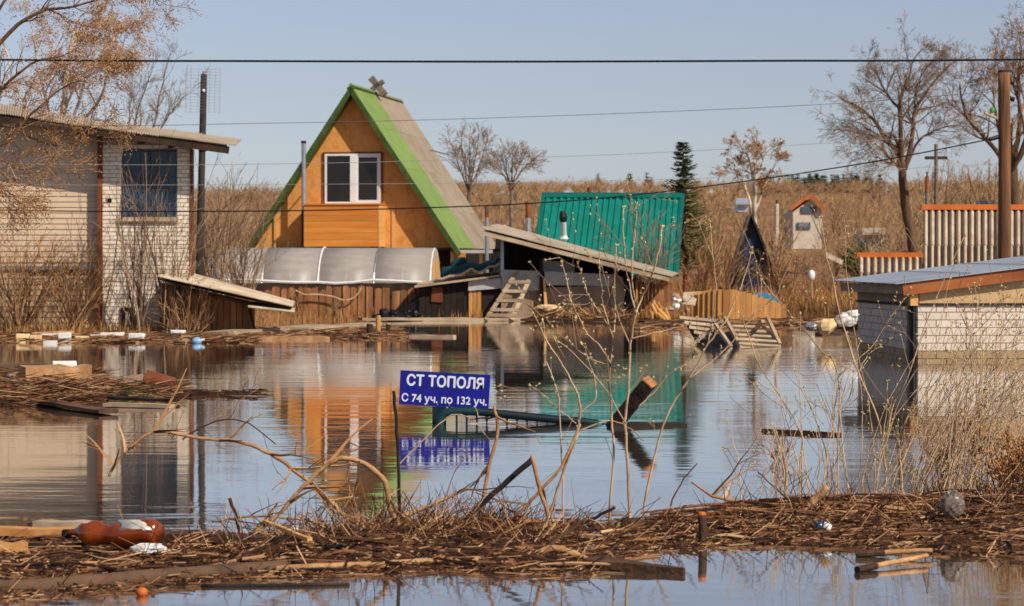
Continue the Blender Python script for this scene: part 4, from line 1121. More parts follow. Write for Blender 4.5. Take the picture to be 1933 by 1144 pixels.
# ------------------------------------------------------------------ sign and sunken gate
def sign():
    D = 19.15
    tl, tr, br, bl = W(756, 699, D), W(926, 708, D), W(922, 772, D), W(753, 763, D)
    c = (bl + br) / 2
    root = thing('name_sign', 'tilted blue sign with white lettering poking out of the flood', 'sign', c)
    mb = MB(); mb.poly([bl, br, tr, tl], (0, .012, 0)); mb.build('board', M_signblue, root)
    ux = (br - bl).normalized(); uz = V((-ux.z, 0, ux.x))
    def text(s, x0, x1, y0, y1, bold):
        cu = bpy.data.curves.new('lettering', 'FONT'); cu.body = s;  cu.extrude = 0.0; cu.resolution_u = 4
        o = bpy.data.objects.new('tmp_text', cu); col.objects.link(o)
        dg = bpy.context.evaluated_depsgraph_get(); dg.update()
        me = bpy.data.meshes.new_from_object(o.evaluated_get(dg)); bpy.data.objects.remove(o)
        xs = [v.co.x for v in me.vertices]; ys = [v.co.y for v in me.vertices]
        ax, bx, ay, by = min(xs), max(xs), min(ys), max(ys)
        p0 = W(x0, y0, D); w_ = (x1 - x0) * D / FPX / ux.x; h_ = (y0 - y1) * D / FPX
        base = [(v.co.x, v.co.y) for v in me.vertices]; faces = [tuple(p.vertices) for p in me.polygons]
        vs, fs = [], []
        for n, (dx, dz) in enumerate(((0, 0), (-bold, 0), (bold, 0), (0, bold), (0, -bold))):     # struck five times: heavy letters
            o_ = len(vs)
            for (x, y) in base:
                q = p0 + ux * ((x - ax) / (bx - ax) * w_ + dx) + uz * ((y - ay) / (by - ay) * h_ + dz) + V((0, -.003 - .0003 * n, 0))
                vs.append(tuple(q - c))
            fs += [tuple(i + o_ for i in f) for f in faces]
        me = bpy.data.meshes.new('lettering'); me.from_pydata(vs, [], fs)
        me.materials.clear(); me.materials.append(M_lettering); me.update()
        ob = bpy.data.objects.new('lettering', me); col.objects.link(ob); ob.parent = root
    text('СТ ТОПОЛЯ', 768, 912, 727, 706, .0042)
    text('С 74 уч. по 132 уч.', 758, 918, 761, 742, .0026)
    for (x, y) in ((826, 729), (845, 730), (826, 764), (848, 765)):
        mb = MB(); mb.blob(W(x, y, D - .006), .006, .005, .006, 6, 4); mb.build('bolt', M_galv, root)
    for x in (828, 849):
        mb = MB(); mb.bar(W(x, 770, D + .045), W(x, 712, D + .045), .02, .03); mb.build('post', M_poledark, root)
sign()
def gate():
    D = 18.75
    root = thing('sunken_gate', 'sunken dark teal steel gate carrying the blue sign', 'gate', G(980, 800))
    root.location.z = -1.1; MAT[root.name] = Matrix.Translation(root.location)
    mb = MB(); limb(mb, px_line([(834, 850), (830, 806), (834, 786), (850, 777), (900, 777), (1000, 787), (1100, 796), (1128, 800)], D), .034, .032, 9, 4); mb.build('top_bar', M_gate, root, smooth=True)
    mb = MB(); limb(mb, px_line([(1126, 800), (1134, 803), (1139, 812), (1141, 850)], D), .031, .028, 9, 4); mb.build('end_bend', M_gateend, root, smooth=True)
    mb = MB(); mb.poly([W(816, 815, D + .1), W(842, 815, D + .1), W(842, 768, D + .1), W(816, 768, D + .1)], (0, .04, 0)); mb.build('hinge_plate', M_gate, root)
    mb = MB(); limb(mb, px_line([(842, 806), (950, 796), (1050, 801), (1130, 806)], D), .008, .008, 6, 4); mb.build('lower_bar', M_panel, root)
    for i in range(14):
        x = 862 + i * 19; y = 779 + (x - 850) * .082
        mb = MB(); a = W(x, y, D); mb.tube([a, V((a.x, a.y, -1.0))], .009, 5); mb.build('rod', M_gate, root)
gate()
def sunken_beam():
    a, b = W(1152, 812, 18.7), W(1226, 722, 18.5)
    root = thing('tilted_beam', 'dark squared beam sticking slantwise out of the water by the sapling', 'beam', a)
    e = (b - a).normalized()
    mb = MB(); mb.bar(a - e * .8, b, .10, .13, V((0, -1, .3))); mb.build('timber', M_charred, root)
    mb = MB(); mb.bar(b, b + e * .012, .104, .134, V((0, -1, .3))); mb.build('cut_end', M_picket, root)
sunken_beam()
# floating bits around the beam
def floater(name, label, cat, a, b, w, h, m, group=None, z=.0, tw=.0, taper=1.0):
    p, q = G(*a), G(*b); p.z = z; q.z = z + tw
    mb = MB()
    n = 5; c = [p.lerp(q, i / n) + V((0, 0, ru(-.15, .15) * h)) for i in range(n + 1)]
    for i in range(n):
        pass
    # gently warped plank
    t = (q - p).normalized(); s = V((t.y, -t.x, 0)) * w / 2
    vs = []
    for i, cc in enumerate(c):
        f = 1 + (taper - 1) * i / n; j = ru(.9, 1.1)
        vs += [cc - s * f * j + V((0, 0, -h / 2)), cc + s * f * j + V((0, 0, -h / 2)), cc + s * f * j + V((0, 0, h / 2 + ru(-.1, .1) * h)), cc - s * f * j + V((0, 0, h / 2 + ru(-.1, .1) * h))]
    fs = [(0, 1, 2, 3), (4 * n + 3, 4 * n + 2, 4 * n + 1, 4 * n)]
    for i in range(n):
        for k in range(4):
            k2 = (k + 1) % 4; fs.append((4 * i + k, 4 * i + 4 + k, 4 * i + 4 + k2, 4 * i + k2))
    mb.add(vs, fs)
    return tag(mb.build(name, m, origin=(p + q) / 2), label, cat, group)
floater('floating_board', 'black waterlogged board floating beside the slanted beam', 'board', (1150, 806), (1292, 803), .12, .05, M_charred)
floater('floating_pole', 'thin brown pole floating in front of the brick hut', 'pole', (1440, 815), (1588, 822), .05, .04, M_driftdark)

# ------------------------------------------------------------------ wreckage at the right shore
def pallets():
    D = 36.6
    root = thing('wrecked_pallet', 'wrecked grey roof panel lying on slats in the water', 'wreckage', G(1340, 650))
    for i in range(5):
        y = 600 + i * 9; x0 = 1283 + i * 9; x1 = 1352 - i * 3
        mb = MB(); mb.bar(W(x0, y, 37.6 - i * .12), W(x1, y + 6, 37.6 - i * .12), .075, .02, V((0, -.6, .8))); mb.build('plank', M_greywood, root)
    mb = MB(); mb.poly([W(1290, 604, 37.9), W(1352, 610, 37.9), W(1345, 655, 37.4), W(1316, 650, 37.4)], (0, .02, 0)); mb.build('underside', M_black, root)  # black sheet painting the shade beneath the planks
    mb = MB(); mb.bar(W(1305, 652, 37), W(1368, 602, 37), .05, .05); mb.build('batten', M_greywood, root)
    r2 = thing('slatted_pallet', 'broken slatted wooden pallet half sunk beside the yellow plank fence', 'pallet', G(1430, 656))
    for i in range(6):
        y = 616 + i * 8.2
        mb = MB(); mb.bar(W(1383 + i * 3, y, 36.9 - i * .15), W(1462 + i * 3, y + 3 + i * .6, 36.9 - i * .15), .06, .025, V((0, -.5, .85))); mb.build('slat', M_greywood, r2)
    for (a, b) in (((1368, 600), (1402, 662)), ((1448, 598), (1472, 650)), ((1420, 628), (1440, 606)), ((1350, 612), (1380, 655))):
        mb = MB(); mb.bar(W(*a, 36.9), W(*b, 36.4), .05, .05); mb.build('stringer', M_greywood, r2)
    mb = MB(); mb.poly([W(1310, 640, 37.2), W(1395, 622, 37.2), W(1400, 655, 36.9), W(1375, 662, 36.5), W(1330, 662, 36.6)], (0, .05, 0)); mb.build('dark_backing', M_black, r2)  # black slab added as the dark inside of the wreckage
    mb = MB(); mb.poly([W(1425, 626, 37.3), W(1470, 628, 37.3), W(1474, 650, 37.0), W(1425, 648, 37.0)], (0, .02, 0)); mb.build('shadow_board', M_dark_boards, r2)  # dark board put in as the shade behind the slats
pallets()
def plank_fence():
    D = 54.5
    root = thing('plank_fence', 'short bowed fence of fresh yellow planks at the shore', 'fence', (W(1375, 600, D).x, D, 0))
    x = 1306; i = 0
    while x < 1482:
        w = ru(8, 12); t = (x - 1306) / 136; top = 552 - 6 * math.sin(math.pi * min(1, t * 1.3)) + (12 * min(2.2, max(0, t - .7) / .3))
        Dd = D - .4 * math.sin(math.pi * min(1, t))
        mb = MB(); mb.poly([W(x, 603, Dd), W(x + w, 603, Dd), W(x + w + 1, top + ru(-1, 1), Dd), W(x + 1, top + ru(-1, 1), Dd)], (0, .03, 0)); mb.build('plank', M_yplank, root)
        x += w + .6; i += 1
    mb = MB(); mb.bar(V((W(1306, 0, D).x, D + .08, .2)), V((W(1480, 0, D).x, D + .08, .2)), .05, .08); mb.build('rail', M_darkwood, root)
    mb = MB(); mb.slab([W(1288, 575, D - .3), W(1312, 578, D - .3), W(1318, 552, D + .2), W(1290, 553, D + .2)], .02); mb.build('leaning_sheet', M_slate2, root)
plank_fence()
def firewood():
    for i in range(18):
        x = ru(1222, 1262); y = ru(566, 596); d = ru(52.6, 53.4)
        a = W(x, y, d); b = a + V((ru(-.05, .25), ru(-.05, .05), ru(-.42, -.22))); b.z = max(b.z, 0.02)
        mb = MB(); mb.tube([a, b], ru(.03, .05), 7); 
        tag(mb.build('firewood_log', M_yplank, origin=b), 'split firewood log in the loose heap right of the open shed', 'log', 'firewood logs')
    for i in range(7):
        c = W(ru(1262, 1300), ru(560, 588), 53.5); mb = MB(); mb.blob(c, ru(.06, .12), .08, ru(.05, .09), 7, 5, .3)
        tag(mb.build('rubble_lump', M_foam if i % 2 else M_plaster, origin=c), 'pale rubble lump piled between the firewood and the plank fence', 'rubble', 'rubble lumps')
firewood()
mb = MB(); mb.slab([W(1418, 556, 55), W(1456, 570, 55), W(1478, 575, 55.3), W(1444, 553, 55.3)], .03)
tag(mb.build('blue_sheet', mat('blue_sheet', (60, 120, 150), (40, 96, 124), rough=.4), origin=W(1445, 575, 55)), 'crumpled blue sheet draped at the end of the plank fence', 'sheet')
b_ = W(1532, 533, 66); b_.z = land(b_.x, 66)
cn = thing('white_canister', 'white canister hung on a thin stake in the brown brush', 'canister', b_)
mb = MB(); mb.blob(W(1532, 520, 66), .10, .09, .155, 12, 8, .06); mb.build('body', M_white, cn, smooth=True)
mb = MB(); mb.tube([b_ + V((.02, .1, 0)), W(1533, 512, 66) + V((0, .1, 0))], .018, 6); mb.build('stake', M_greywood, cn)
mb = MB(); mb.slab([W(1560, 476, 75), W(1592, 492, 75), W(1590, 500, 75), W(1558, 485, 75)], .05)
tag(mb.build('loose_slate', M_slate2, origin=W(1575, 500, 75)), 'loose grey slate sheet leaning on the brown slope', 'slate')
# rubbish by the hut's far corner
for (x, y, s, m, lab) in ((1596, 603, .11, M_foam, 'white foam lump caught against the far corner of the brick hut'),
                          (1612, 596, .09, M_foam, 'smaller white foam lump beside the brick hut corner'),
                          (1560, 616, .12, M_foamy, 'yellow crumpled rag floating near the brick hut'),
                          (1534, 617, .07, M_galv, 'grey tin floating near the yellow rag')):
    c = W(x, y, 37.5); c.z = max(c.z, .05); mb = MB(); mb.blob(c, s * 1.5, s, s, 9, 6, .25)
    tag(mb.build('foam_lump' if m in (M_foam,) else ('rag' if m is M_foamy else 'tin'), m, origin=V((c.x, c.y, 0))), lab, 'rubbish')
floater('floating_board', 'dark board floating by the yellow rag and the hut', 'board', (1545, 632), (1625, 630), .2, .07, M_driftdark)
# ------------------------------------------------------------------ trees
def tree(name, label, base, limbs_px, D, r, twig_lev, mt, mtw, buds=None, droop=0.0, per=7, L=1.2, extra=None, minr=.003, bs=.03, ang=(25, 60), nb=1, cat='tree'):
    'limbs: traced trunk and boughs; twigs grow from them'
    root = thing(name, label, cat, base)
    tb, cb, tips = MB(), MB(), []
    for li, (pts, r0, r1) in enumerate(limbs_px):
        P = px_line(pts, D + (0 if li == 0 else ru(-.5, .5)))
        if li > 0: P[0].y = D
        c = limb(tb, P, r0, r1, 7, 4, jit=.015 * D / 60)
        n0 = len(c) // 3 if li > 0 else int(len(c) * .72)
        for k in range(per if li else max(2, per // 3)):
            i = R.randint(n0, len(c) - 2)
            d = (c[i + 1] - c[i]).normalized()
            f = 1 - .5 * i / len(c)
            grow(cb, c[i], perp(d, rad(ru(*ang))), L * ru(.6, 1.15), (r0 + (r1 - r0) * i / len(c)) * .5, twig_lev, tips, nseg=4, wander=.25, up=.04, kids=(3, 5), lr=.62, droop=droop, minr=minr)
        grow(cb, c[-1], (c[-1] - c[-2]), L * .8, r1 * .8, twig_lev, tips, nseg=4, wander=.25, up=.04, kids=(3, 5), lr=.62, droop=droop, minr=minr)
    tb.build('trunk', mt, root, smooth=True)
    cr = cb.build('crown', mtw, root)
    if buds:
        bb = MB()
        for p, d, lv in tips:
            for _ in range(nb):
                if lv <= 1 and R.random() < .8:
                    bb.cur = R.random(); dd = (d + rvec() * .7).normalized(); q = p + rvec() * bs * (.3 if nb == 1 else 2.2)
                    bb.bud(q, dd, bs * ru(.7, 1.4), bs * .3)
        bb.build('buds', buds, cr)
    return root
def bp(px, D):
    x = (px - CX) * D / FPX; return V((x, D, land(x, D) - .02))
D = 76
b_ = bp(1727, D); by = HY + (HC - b_.z) * FPX / D
tree('willow_tree', 'big bare willow with spreading boughs behind the slate sheds', b_,
     [([(1729, by), (1724, 460), (1712, 400), (1705, 340), (1703, 305)], .2, .12),
      ([(1703, 330), (1690, 285), (1665, 250), (1638, 215), (1606, 195)], .09, .03),
      ([(1704, 315), (1700, 250), (1699, 190), (1712, 155), (1722, 120)], .09, .03),
      ([(1708, 320), (1722, 260), (1728, 210), (1752, 170), (1785, 130)], .09, .03),
      ([(1712, 310), (1735, 265), (1765, 247), (1790, 238)], .05, .02),
      ([(1690, 285), (1660, 262), (1625, 252)], .04, .02),
      ([(1699, 210), (1672, 175), (1655, 140)], .05, .02),
      ([(1727, 215), (1728, 170), (1750, 125)], .04, .02),
      ([(1705, 325), (1690, 308), (1660, 305)], .03, .015)], D, .2, 3, M_bark, M_thin, droop=.12, per=12, L=1.2, minr=.0045)
D = 58
b_ = bp(1915, D); by = HY + (HC - b_.z) * FPX / D
tree('bare_tree', 'tall bare tree rising behind the stout brown utility pole', b_,
     [([(1918, by), (1918, 420), (1912, 330), (1908, 290)], .16, .1),
      ([(1908, 330), (1880, 285), (1845, 245), (1822, 215), (1812, 160)], .07, .02),
      ([(1910, 300), (1925, 220), (1922, 150), (1928, 90)], .07, .02),
      ([(1915, 330), (1940, 250), (1960, 150), (1965, 90)], .07, .02),
      ([(1908, 290), (1880, 220), (1875, 150)], .05, .015),
      ([(1935, 260), (1925, 200), (1900, 130)], .04, .015)], D, .2, 3, M_bark, M_twig, droop=.02, per=9, L=.95, minr=.004)
D = 92
b_ = bp(1422, D); by = HY + (HC - b_.z) * FPX / D
tree('birch_tree', 'pale stemmed birch with a rusty crown behind the dark cottage', b_,
     [([(1423, by), (1424, 440), (1425, 380), (1428, 320)], .11, .05),
      ([(1422, 420), (1412, 370), (1398, 330), (1385, 305)], .06, .02),
      ([(1424, 400), (1440, 360), (1458, 320)], .06, .02),
      ([(1425, 380), (1420, 330), (1412, 295)], .05, .02),
      ([(1426, 350), (1438, 310), (1445, 290)], .04, .02)], D, .1, 3, M_birch, M_wood_far, buds=M_budo, droop=.02, per=5, L=.75, bs=.05, minr=.007)
D = 62
b_ = bp(270, D); by = HY + (HC - b_.z) * FPX / D
tree('bare_tree', 'thin grey bare tree rising above the siding house roof', b_,
     [([(262, by), (260, 400), (262, 300), (264, 240)], .06, .04),
      ([(262, 300), (255, 240), (268, 185), (285, 140)], .035, .012),
      ([(262, 310), (290, 240), (300, 190), (315, 125)], .035, .012),
      ([(263, 320), (300, 250), (325, 210), (345, 185)], .03, .01),
      ([(262, 300), (245, 230), (248, 190)], .025, .01)], D, .06, 2, M_barkgrey, M_thin, droop=-.03, per=8, L=.8, minr=.004, ang=(15, 40))
D = 57
b_ = bp(110, D); by = HY + (HC - b_.z) * FPX / D
tree('birch_tree', 'rusty budding birch rising behind the slate roof of the siding house', b_,
     [([(112, by), (112, 420), (116, 260), (128, 130), (140, 60)], .12, .04),
      ([(114, 300), (90, 200), (70, 120), (62, 60)], .05, .015),
      ([(115, 280), (150, 190), (170, 120), (185, 90)], .05, .015),
      ([(116, 270), (180, 200), (205, 140), (225, 100)], .05, .015),
      ([(116, 290), (60, 220), (30, 160), (10, 90)], .05, .015),
      ([(120, 200), (150, 150), (205, 90), (215, 70)], .04, .015)], D, .1, 3, M_birch, M_catkin, buds=M_catkin, droop=.32, per=6, L=1.0, bs=.05, minr=.004, nb=2)
D = 115
for (px, tp, w, lab) in ((885, 268, 1.0, 'slim pale bare tree on the rise right of the A-frame roof'), (965, 296, 1.2, 'low wide bare tree on the rise above the rusty stove pipe')):
    b_ = bp(px, D); by = HY + (HC - b_.z) * FPX / D
    tree('bare_tree', lab, b_, [([(px, by), (px, 400), (px + 2, 340)], .12, .07)] + [([(px, 360), (px + dx * .5 * w, 325), (px + dx * w, tp + abs(dx) * .4)], .05, .015) for dx in (-30, -14, 2, 16, 30)],
         D, .1, 2, M_barkgrey, M_thin, per=9, L=1.0, minr=.008, ang=(15, 45))
# budding tree that leans in from the left
def left_tree():
    D = 27.0
    base = W(-160, 700, D); base.z = -1.25
    limbs = [([(-160, 900), (-158, 500), (-150, 200), (-140, -40)], .13, .08),
             ([(-150, 250), (-60, 150), (20, 60), (75, 22), (140, 12), (210, -10)], .035, .008),
             ([(-150, 330), (-70, 230), (0, 170), (60, 120), (120, 105)], .03, .007),
             ([(-150, 180), (-60, 90), (10, 0), (30, -40)], .03, .008),
             ([(-155, 330), (-80, 260), (0, 235), (66, 262), (105, 275), (145, 268), (172, 250)], .022, .005),
             ([(-155, 400), (-70, 300), (10, 270), (60, 215), (120, 165), (165, 150)], .024, .005),
             ([(-155, 420), (-80, 330), (-10, 300), (40, 320), (90, 310)], .02, .004),
             ([(-155, 470), (-80, 380), (-20, 350), (30, 370)], .018, .004),
             ([(-140, 0), (-20, -60), (120, -70), (240, -30), (300, 2)], .03, .006)]
    tree('budding_tree', 'tree with orange budded branches reaching over the siding house', base, limbs, D, .1, 2, M_bark, M_twig, buds=M_budo, droop=.05, per=13, L=.5, bs=.022, minr=.0022, nb=2)
left_tree()

# spruce
def spruce():
    D = 70; px = 1290; b_ = bp(px, D); top = W(1289, 262, D); H = top.z - b_.z
    root = thing('spruce_tree', 'single dark green spruce behind the green metal roof', 'tree', b_)
    mb = MB(); limb(mb, [b_ + V((.07, 0, 0)), b_.lerp(top, .4) + V((.05, 0, 0)), b_.lerp(top, .98)], .10, .012, 8, 6); mb.build('trunk', M_redtrim, root)
    mb = MB()
    z = .22
    while z < .985:
        t = z; Rr = 1.38 * (1 - t) ** .85 * (0.85 if t < .35 else 1) + .06
        n = int(8 + 10 * (1 - t))
        for i in range(n):
            a = ru(0, 6.283); l = Rr * ru(.6, 1.12)
            p = b_.lerp(top, t) + V((0, 0, ru(-.06, .06))); d = V((math.cos(a), math.sin(a), ru(-.12, .3)))
            pts = [p, p + d * l * .5 + V((0, 0, -.06 * l)), p + d * l + V((0, 0, .06 * l))]
            for j in range(2):
                for k in range(12):
                    q = pts[j].lerp(pts[j + 1], ru(0, 1)); side = V((-d.y, d.x, 0)) * R.choice((-1, 1))
                    mb.cur = min(1, max(0, .15 + .5 * (1 - t) + ru(-.25, .35)))
                    e = (side * ru(.4, 1) + d * ru(.3, .9) + V((0, 0, ru(-.5, .25)))).normalized() * ru(.07, .17)
                    s = V((0, 0, 1)).cross(e).normalized() * .014 + V((0, 0, .012))
                    mb.add([q - s, q + s, q + e], [(0, 1, 2)])
            mb.cur = 0; mb.seg(pts[0], pts[1], .012, .008); mb.seg(pts[1], pts[2], .008, .003)
        z += .026
    mb.build('crown', M_conifer, root)
spruce()

# ------------------------------------------------------------------ shrubs
def shrub(label, base, h, spread, n, lev, mtw, buds=None, bs=.02, r=.012, lean=(0, 0), minr=.002, nb=1, name='shrub', group=None, kids=(2, 4), wander=.18):
    root = thing(name, label, 'shrub', base, group=group)
    mb, tips = MB(), []
    for i in range(n):
        a = ru(0, 6.283); d = V((math.cos(a) * spread * ru(.1, 1) + lean[0], math.sin(a) * spread * ru(.1, 1) * .7 + lean[1], 1))
        p = V(base) + V((ru(-.1, .1) * h * .6, ru(-.1, .1) * h * .6, -.05))
        grow(mb, p, d, h * ru(.55, 1.0), r * ru(.6, 1.1), lev, tips, nseg=5, wander=wander, up=.06, kids=kids, ang=(18, 48), lr=.5, minr=minr, start=.25)
    st = mb.build('stems', mtw, root)
    if buds:
        bb = MB()
        for p, d, lv in tips:
            for _ in range(nb):
                bb.cur = R.random(); bb.bud(p + rvec() * bs * .8, (d + rvec() * .6), bs * ru(.6, 1.3), bs * .28)
        bb.build('buds', buds, st)
    return root
def gp(px, D): return bp(px, D)
# in front of the siding house
shrub('tall grey shrub in front of the barred blue window', gp(262, 43.0), 3.4, .3, 13, 2, M_thin, r=.022, minr=.0035)
shrub('leafless shrub spreading over the cream brick corner', gp(318, 43.0), 2.7, .45, 18, 2, M_thin, r=.018, minr=.0035)
shrub('yellowish twiggy shrub at the foot of the beige siding', gp(40, 43.1), 1.8, .8, 52, 2, M_twig, M_budo, .03, r=.012, minr=.0035)
shrub('dense brown twiggy shrub near the red corner board', gp(140, 43.1), 1.6, .8, 46, 2, M_twig, r=.012, minr=.0035)
shrub('brown bush tangled under the lean-to roof', gp(350, 42.7), 1.1, .8, 30, 2, M_twig, r=.010, minr=.003)
shrub('brown bush tangled round the lean-to prop', gp(440, 42.9), 1.0, .8, 28, 2, M_twig, r=.010, minr=.003)
shrub('tall pale grey thicket right of the dark utility pole', gp(405, 50), 3.2, .35, 30, 2, M_thin, r=.022, minr=.0045)
shrub('pale grey thicket against the left end of the greenhouse', gp(455, 52), 2.5, .5, 30, 2, M_thin, r=.02, minr=.0045)
shrub('thin brown twigs growing over the picket fence', gp(560, 53.7), .8, .6, 14, 1, M_twig, r=.010, minr=.003)
shrub('thorny twigs growing over the middle of the picket fence', gp(640, 53.7), .75, .6, 12, 1, M_thin, r=.010, minr=.003)
# behind the right shore
k = 0
for (px, D, h, s, n, m, lab) in ((1325, 64, 1.9, .6, 36, M_twig, 'dark brown bush under the spruce beside the green roof'),
                              (1368, 70, 1.9, .7, 36, M_twig, 'brown bush left of the dark little cottage'),
                              (1475, 68, 1.5, .8, 36, M_twig, 'low brown bush right of the dark little cottage'),
                              (1520, 70, .8, .8, 14, M_wood_far, 'orange brown bush on the slope below the far house'),
                              (1570, 74, 1.0, .7, 14, M_wood_far, 'rusty bush beside the loose slate sheet'),
                              (1650, 78, 2.0, .6, 14, M_wood_far, 'tall rusty thicket behind the low slate roof'),
                              (1690, 82, 2.4, .5, 14, M_thin, 'grey thicket between the far white shed and the willow'),
                              (1800, 62, 3.2, .5, 26, M_wood_far, 'tall rusty thicket above the tall slate roof'),
                              (1860, 60, 3.4, .5, 26, M_wood_far, 'tall brown thicket left of the stout pole'),
                              (1560, 98, 2.2, .6, 14, M_wood_far, 'brown thicket beside the far white house'),
                              (1610, 96, 2.4, .6, 14, M_wood_far, 'tangled brown thicket between the far house and the willow'),
                              (1525, 116, 1.3, .9, 26, M_wood_far, 'low brown bush hiding the foot of the far white house'),
                              (1340, 96, 2.6, .5, 12, M_wood_far, 'brown thicket showing right of the spruce')):
    shrub(lab, gp(px, D), h, s, n, 2, m, r=.014, minr=.004 * D / 50)
shrub('greyish twigs standing before the right half of the green roof', gp(1225, 57.5), 2.3, .4, 26, 2, M_thin, r=.014, minr=.0045)
shrub('fine grey twigs standing before the middle of the green roof', gp(1170, 57.8), 1.9, .35, 16, 2, M_thin, r=.012, minr=.004)
shrub('dark evergreen bush beside the white far shed', gp(1625, 92), 1.7, .25, 16, 2, M_conifer, M_conifer, .12, r=.02, minr=.01, nb=3)

# ------------------------------------------------------------------ saplings in front (traced stems)
def sapling(label, base_px, stems, D, bud=.015, mt=None, extra=14, name='sapling', bl=M_budy, r=.010, tw=3):
    base = W(*base_px, D); base.z = -.25
    root = thing(name, label, 'sapling', base)
    tb, cb, bb = MB(), MB(), MB()
    for (pts, r0, r1, dd) in stems:
        P = px_line(pts, D + dd, 0)
        P = [p + V((0, ru(-.04, .04), 0)) for p in P]
        if -.18 < P[0].z < .3: P.insert(0, V((P[0].x + ru(-.02, .02), P[0].y, -.2)))
        r0, r1 = r0 * .8, r1 * .8
        c = limb(tb, P, r0, r1, 5, 4, jit=.004)
        n = len(c)
        for i in range(2, n):                     # buds in pairs along the upper shoot
            if i > n * .35 and R.random() < .55:
                d = (c[i] - c[i - 1]).normalized()
                for s in (0, 1):
                    bb.cur = R.random(); bb.bud(c[i] + rvec() * .003, (perp(d, rad(50)) + d * .5), bud * ru(.6, 1.2), bud * .27)
        d = (c[-1] - c[-2]).normalized()
        for s in range(4): bb.cur = R.random(); bb.bud(c[-1], (d + rvec() * .7), bud * ru(.9, 1.5), bud * .3)
        for k in range(tw):
            i = R.randint(n // 4, n - 2); d = (c[i + 1] - c[i]).normalized(); tips = []
            grow(cb, c[i], perp(d, rad(ru(25, 50))), ru(.10, .32), max(.0016, r1 * .8), 1, tips, nseg=4, wander=.14, up=.06, kids=(0, 2), lr=.55, minr=.0014)
            for p, d2, lv in tips:
                for s in range(2): bb.cur = R.random(); bb.bud(p, (d2 + rvec() * .8), bud * ru(.6, 1.2), bud * .27)
    tb.build('stem', mt or M_stem, root, smooth=True)
    if cb.v: cb.build('twigs', M_thin, root)
    bb.build('buds', bl, root)
sapling('budding sapling standing in the water beside the slanted dark beam', (1186, 1010),
    [([(1190, 1010), (1187, 900), (1180, 800), (1187, 740), (1191, 650), (1200, 592)], .011, .007, 0),
     ([(1200, 592), (1193, 560), (1184, 518), (1177, 450), (1178, 392)], .006, .003, 0),
     ([(1199, 590), (1194, 530), (1194, 487), (1199, 430), (1200, 387)], .006, .003, .05),
     ([(1200, 592), (1216, 555), (1231, 518), (1244, 470), (1251, 429)], .006, .003, -.05),
     ([(1150, 1005), (1152, 930), (1157, 850), (1153, 760), (1151, 690), (1155, 667), (1160, 620), (1162, 580), (1160, 540), (1163, 466)], .009, .003, .1),
     ([(1153, 690), (1135, 655), (1116, 639), (1095, 605), (1079, 571), (1070, 530), (1061, 497)], .006, .003, .1),
     ([(1153, 620), (1137, 597), (1120, 575), (1108, 552), (1098, 520), (1090, 497)], .005, .003, .15),
     ([(1158, 640), (1146, 600), (1138, 571), (1134, 530), (1130, 489)], .005, .003, .2),
     ([(1152, 687), (1131, 683), (1097, 665), (1071, 639)], .004, .002, .1),
     ([(1190, 640), (1225, 630), (1262, 622), (1300, 612)], .005, .0025, 0),
     ([(1205, 770), (1235, 740), (1265, 705), (1290, 690)], .004, .002, -.1),
     ([(1182, 800), (1140, 730), (1095, 680), (1050, 640)], .005, .0025, -.1)], 11.6, bud=.016)
sapling('leaning budding sapling just left of the slanted beam', (1035, 1010),
    [([(1020, 1015), (1045, 950), (1076, 856), (1092, 809), (1094, 759), (1073, 707), (1034, 646), (1008, 594)], .010, .004, 0),
     ([(1062, 900), (1056, 783), (1052, 743), (1035, 690), (1029, 686), (1026, 607)], .006, .003, .1),
     ([(1088, 800), (1052, 770), (1030, 748), (1003, 730)], .004, .002, .1),
     ([(1090, 780), (1125, 750), (1118, 700), (1100, 650)], .004, .002, -.1)], 11.2, bud=.015)
sapling('slanting budding sapling rising past the wrecked pallets', (1252, 1000),
    [([(1215, 960), (1252, 801), (1301, 715), (1336, 649), (1367, 607), (1400, 540), (1418, 480)], .010, .003, 0),
     ([(1336, 649), (1352, 560), (1345, 480), (1340, 420)], .005, .0025, .1),
     ([(1300, 715), (1370, 660), (1420, 600), (1476, 545)], .005, .0025, -.1),
     ([(1420, 600), (1440, 540), (1420, 470)], .004, .002, -.1)], 12.2, bud=.015)
sapling('pale budding sapling before the shaded side of the brick hut', (1670, 900),
    [([(1672, 900), (1666, 831), (1653, 783), (1619, 702), (1588, 600), (1574, 528), (1559, 486), (1551, 412)], .011, .003, 0),
     ([(1672, 890), (1674, 828), (1690, 757), (1708, 720), (1747, 615), (1776, 543), (1821, 446)], .009, .003, .1),
     ([(1619, 702), (1640, 670), (1662, 655)], .005, .002, 0),
     ([(1619, 702), (1590, 690), (1562, 676)], .004, .002, 0),
     ([(1512, 870), (1512, 818), (1480, 757), (1436, 692), (1410, 620), (1395, 590)], .007, .003, -.2),
     ([(1583, 880), (1582, 707), (1550, 660), (1498, 600), (1467, 563), (1440, 530)], .008, .003, .1),
     ([(1582, 707), (1640, 660), (1680, 600), (1712, 560)], .005, .002, .1),
     ([(1650, 870), (1640, 760), (1622, 680), (1600, 520), (1597, 430)], .006, .002, .2),
     ([(1700, 880), (1712, 790), (1780, 700), (1800, 640)], .006, .002, .2),
     ([(1560, 870), (1540, 790), (1505, 720), (1490, 660)], .005, .002, .2)], 14.2, bud=.016)
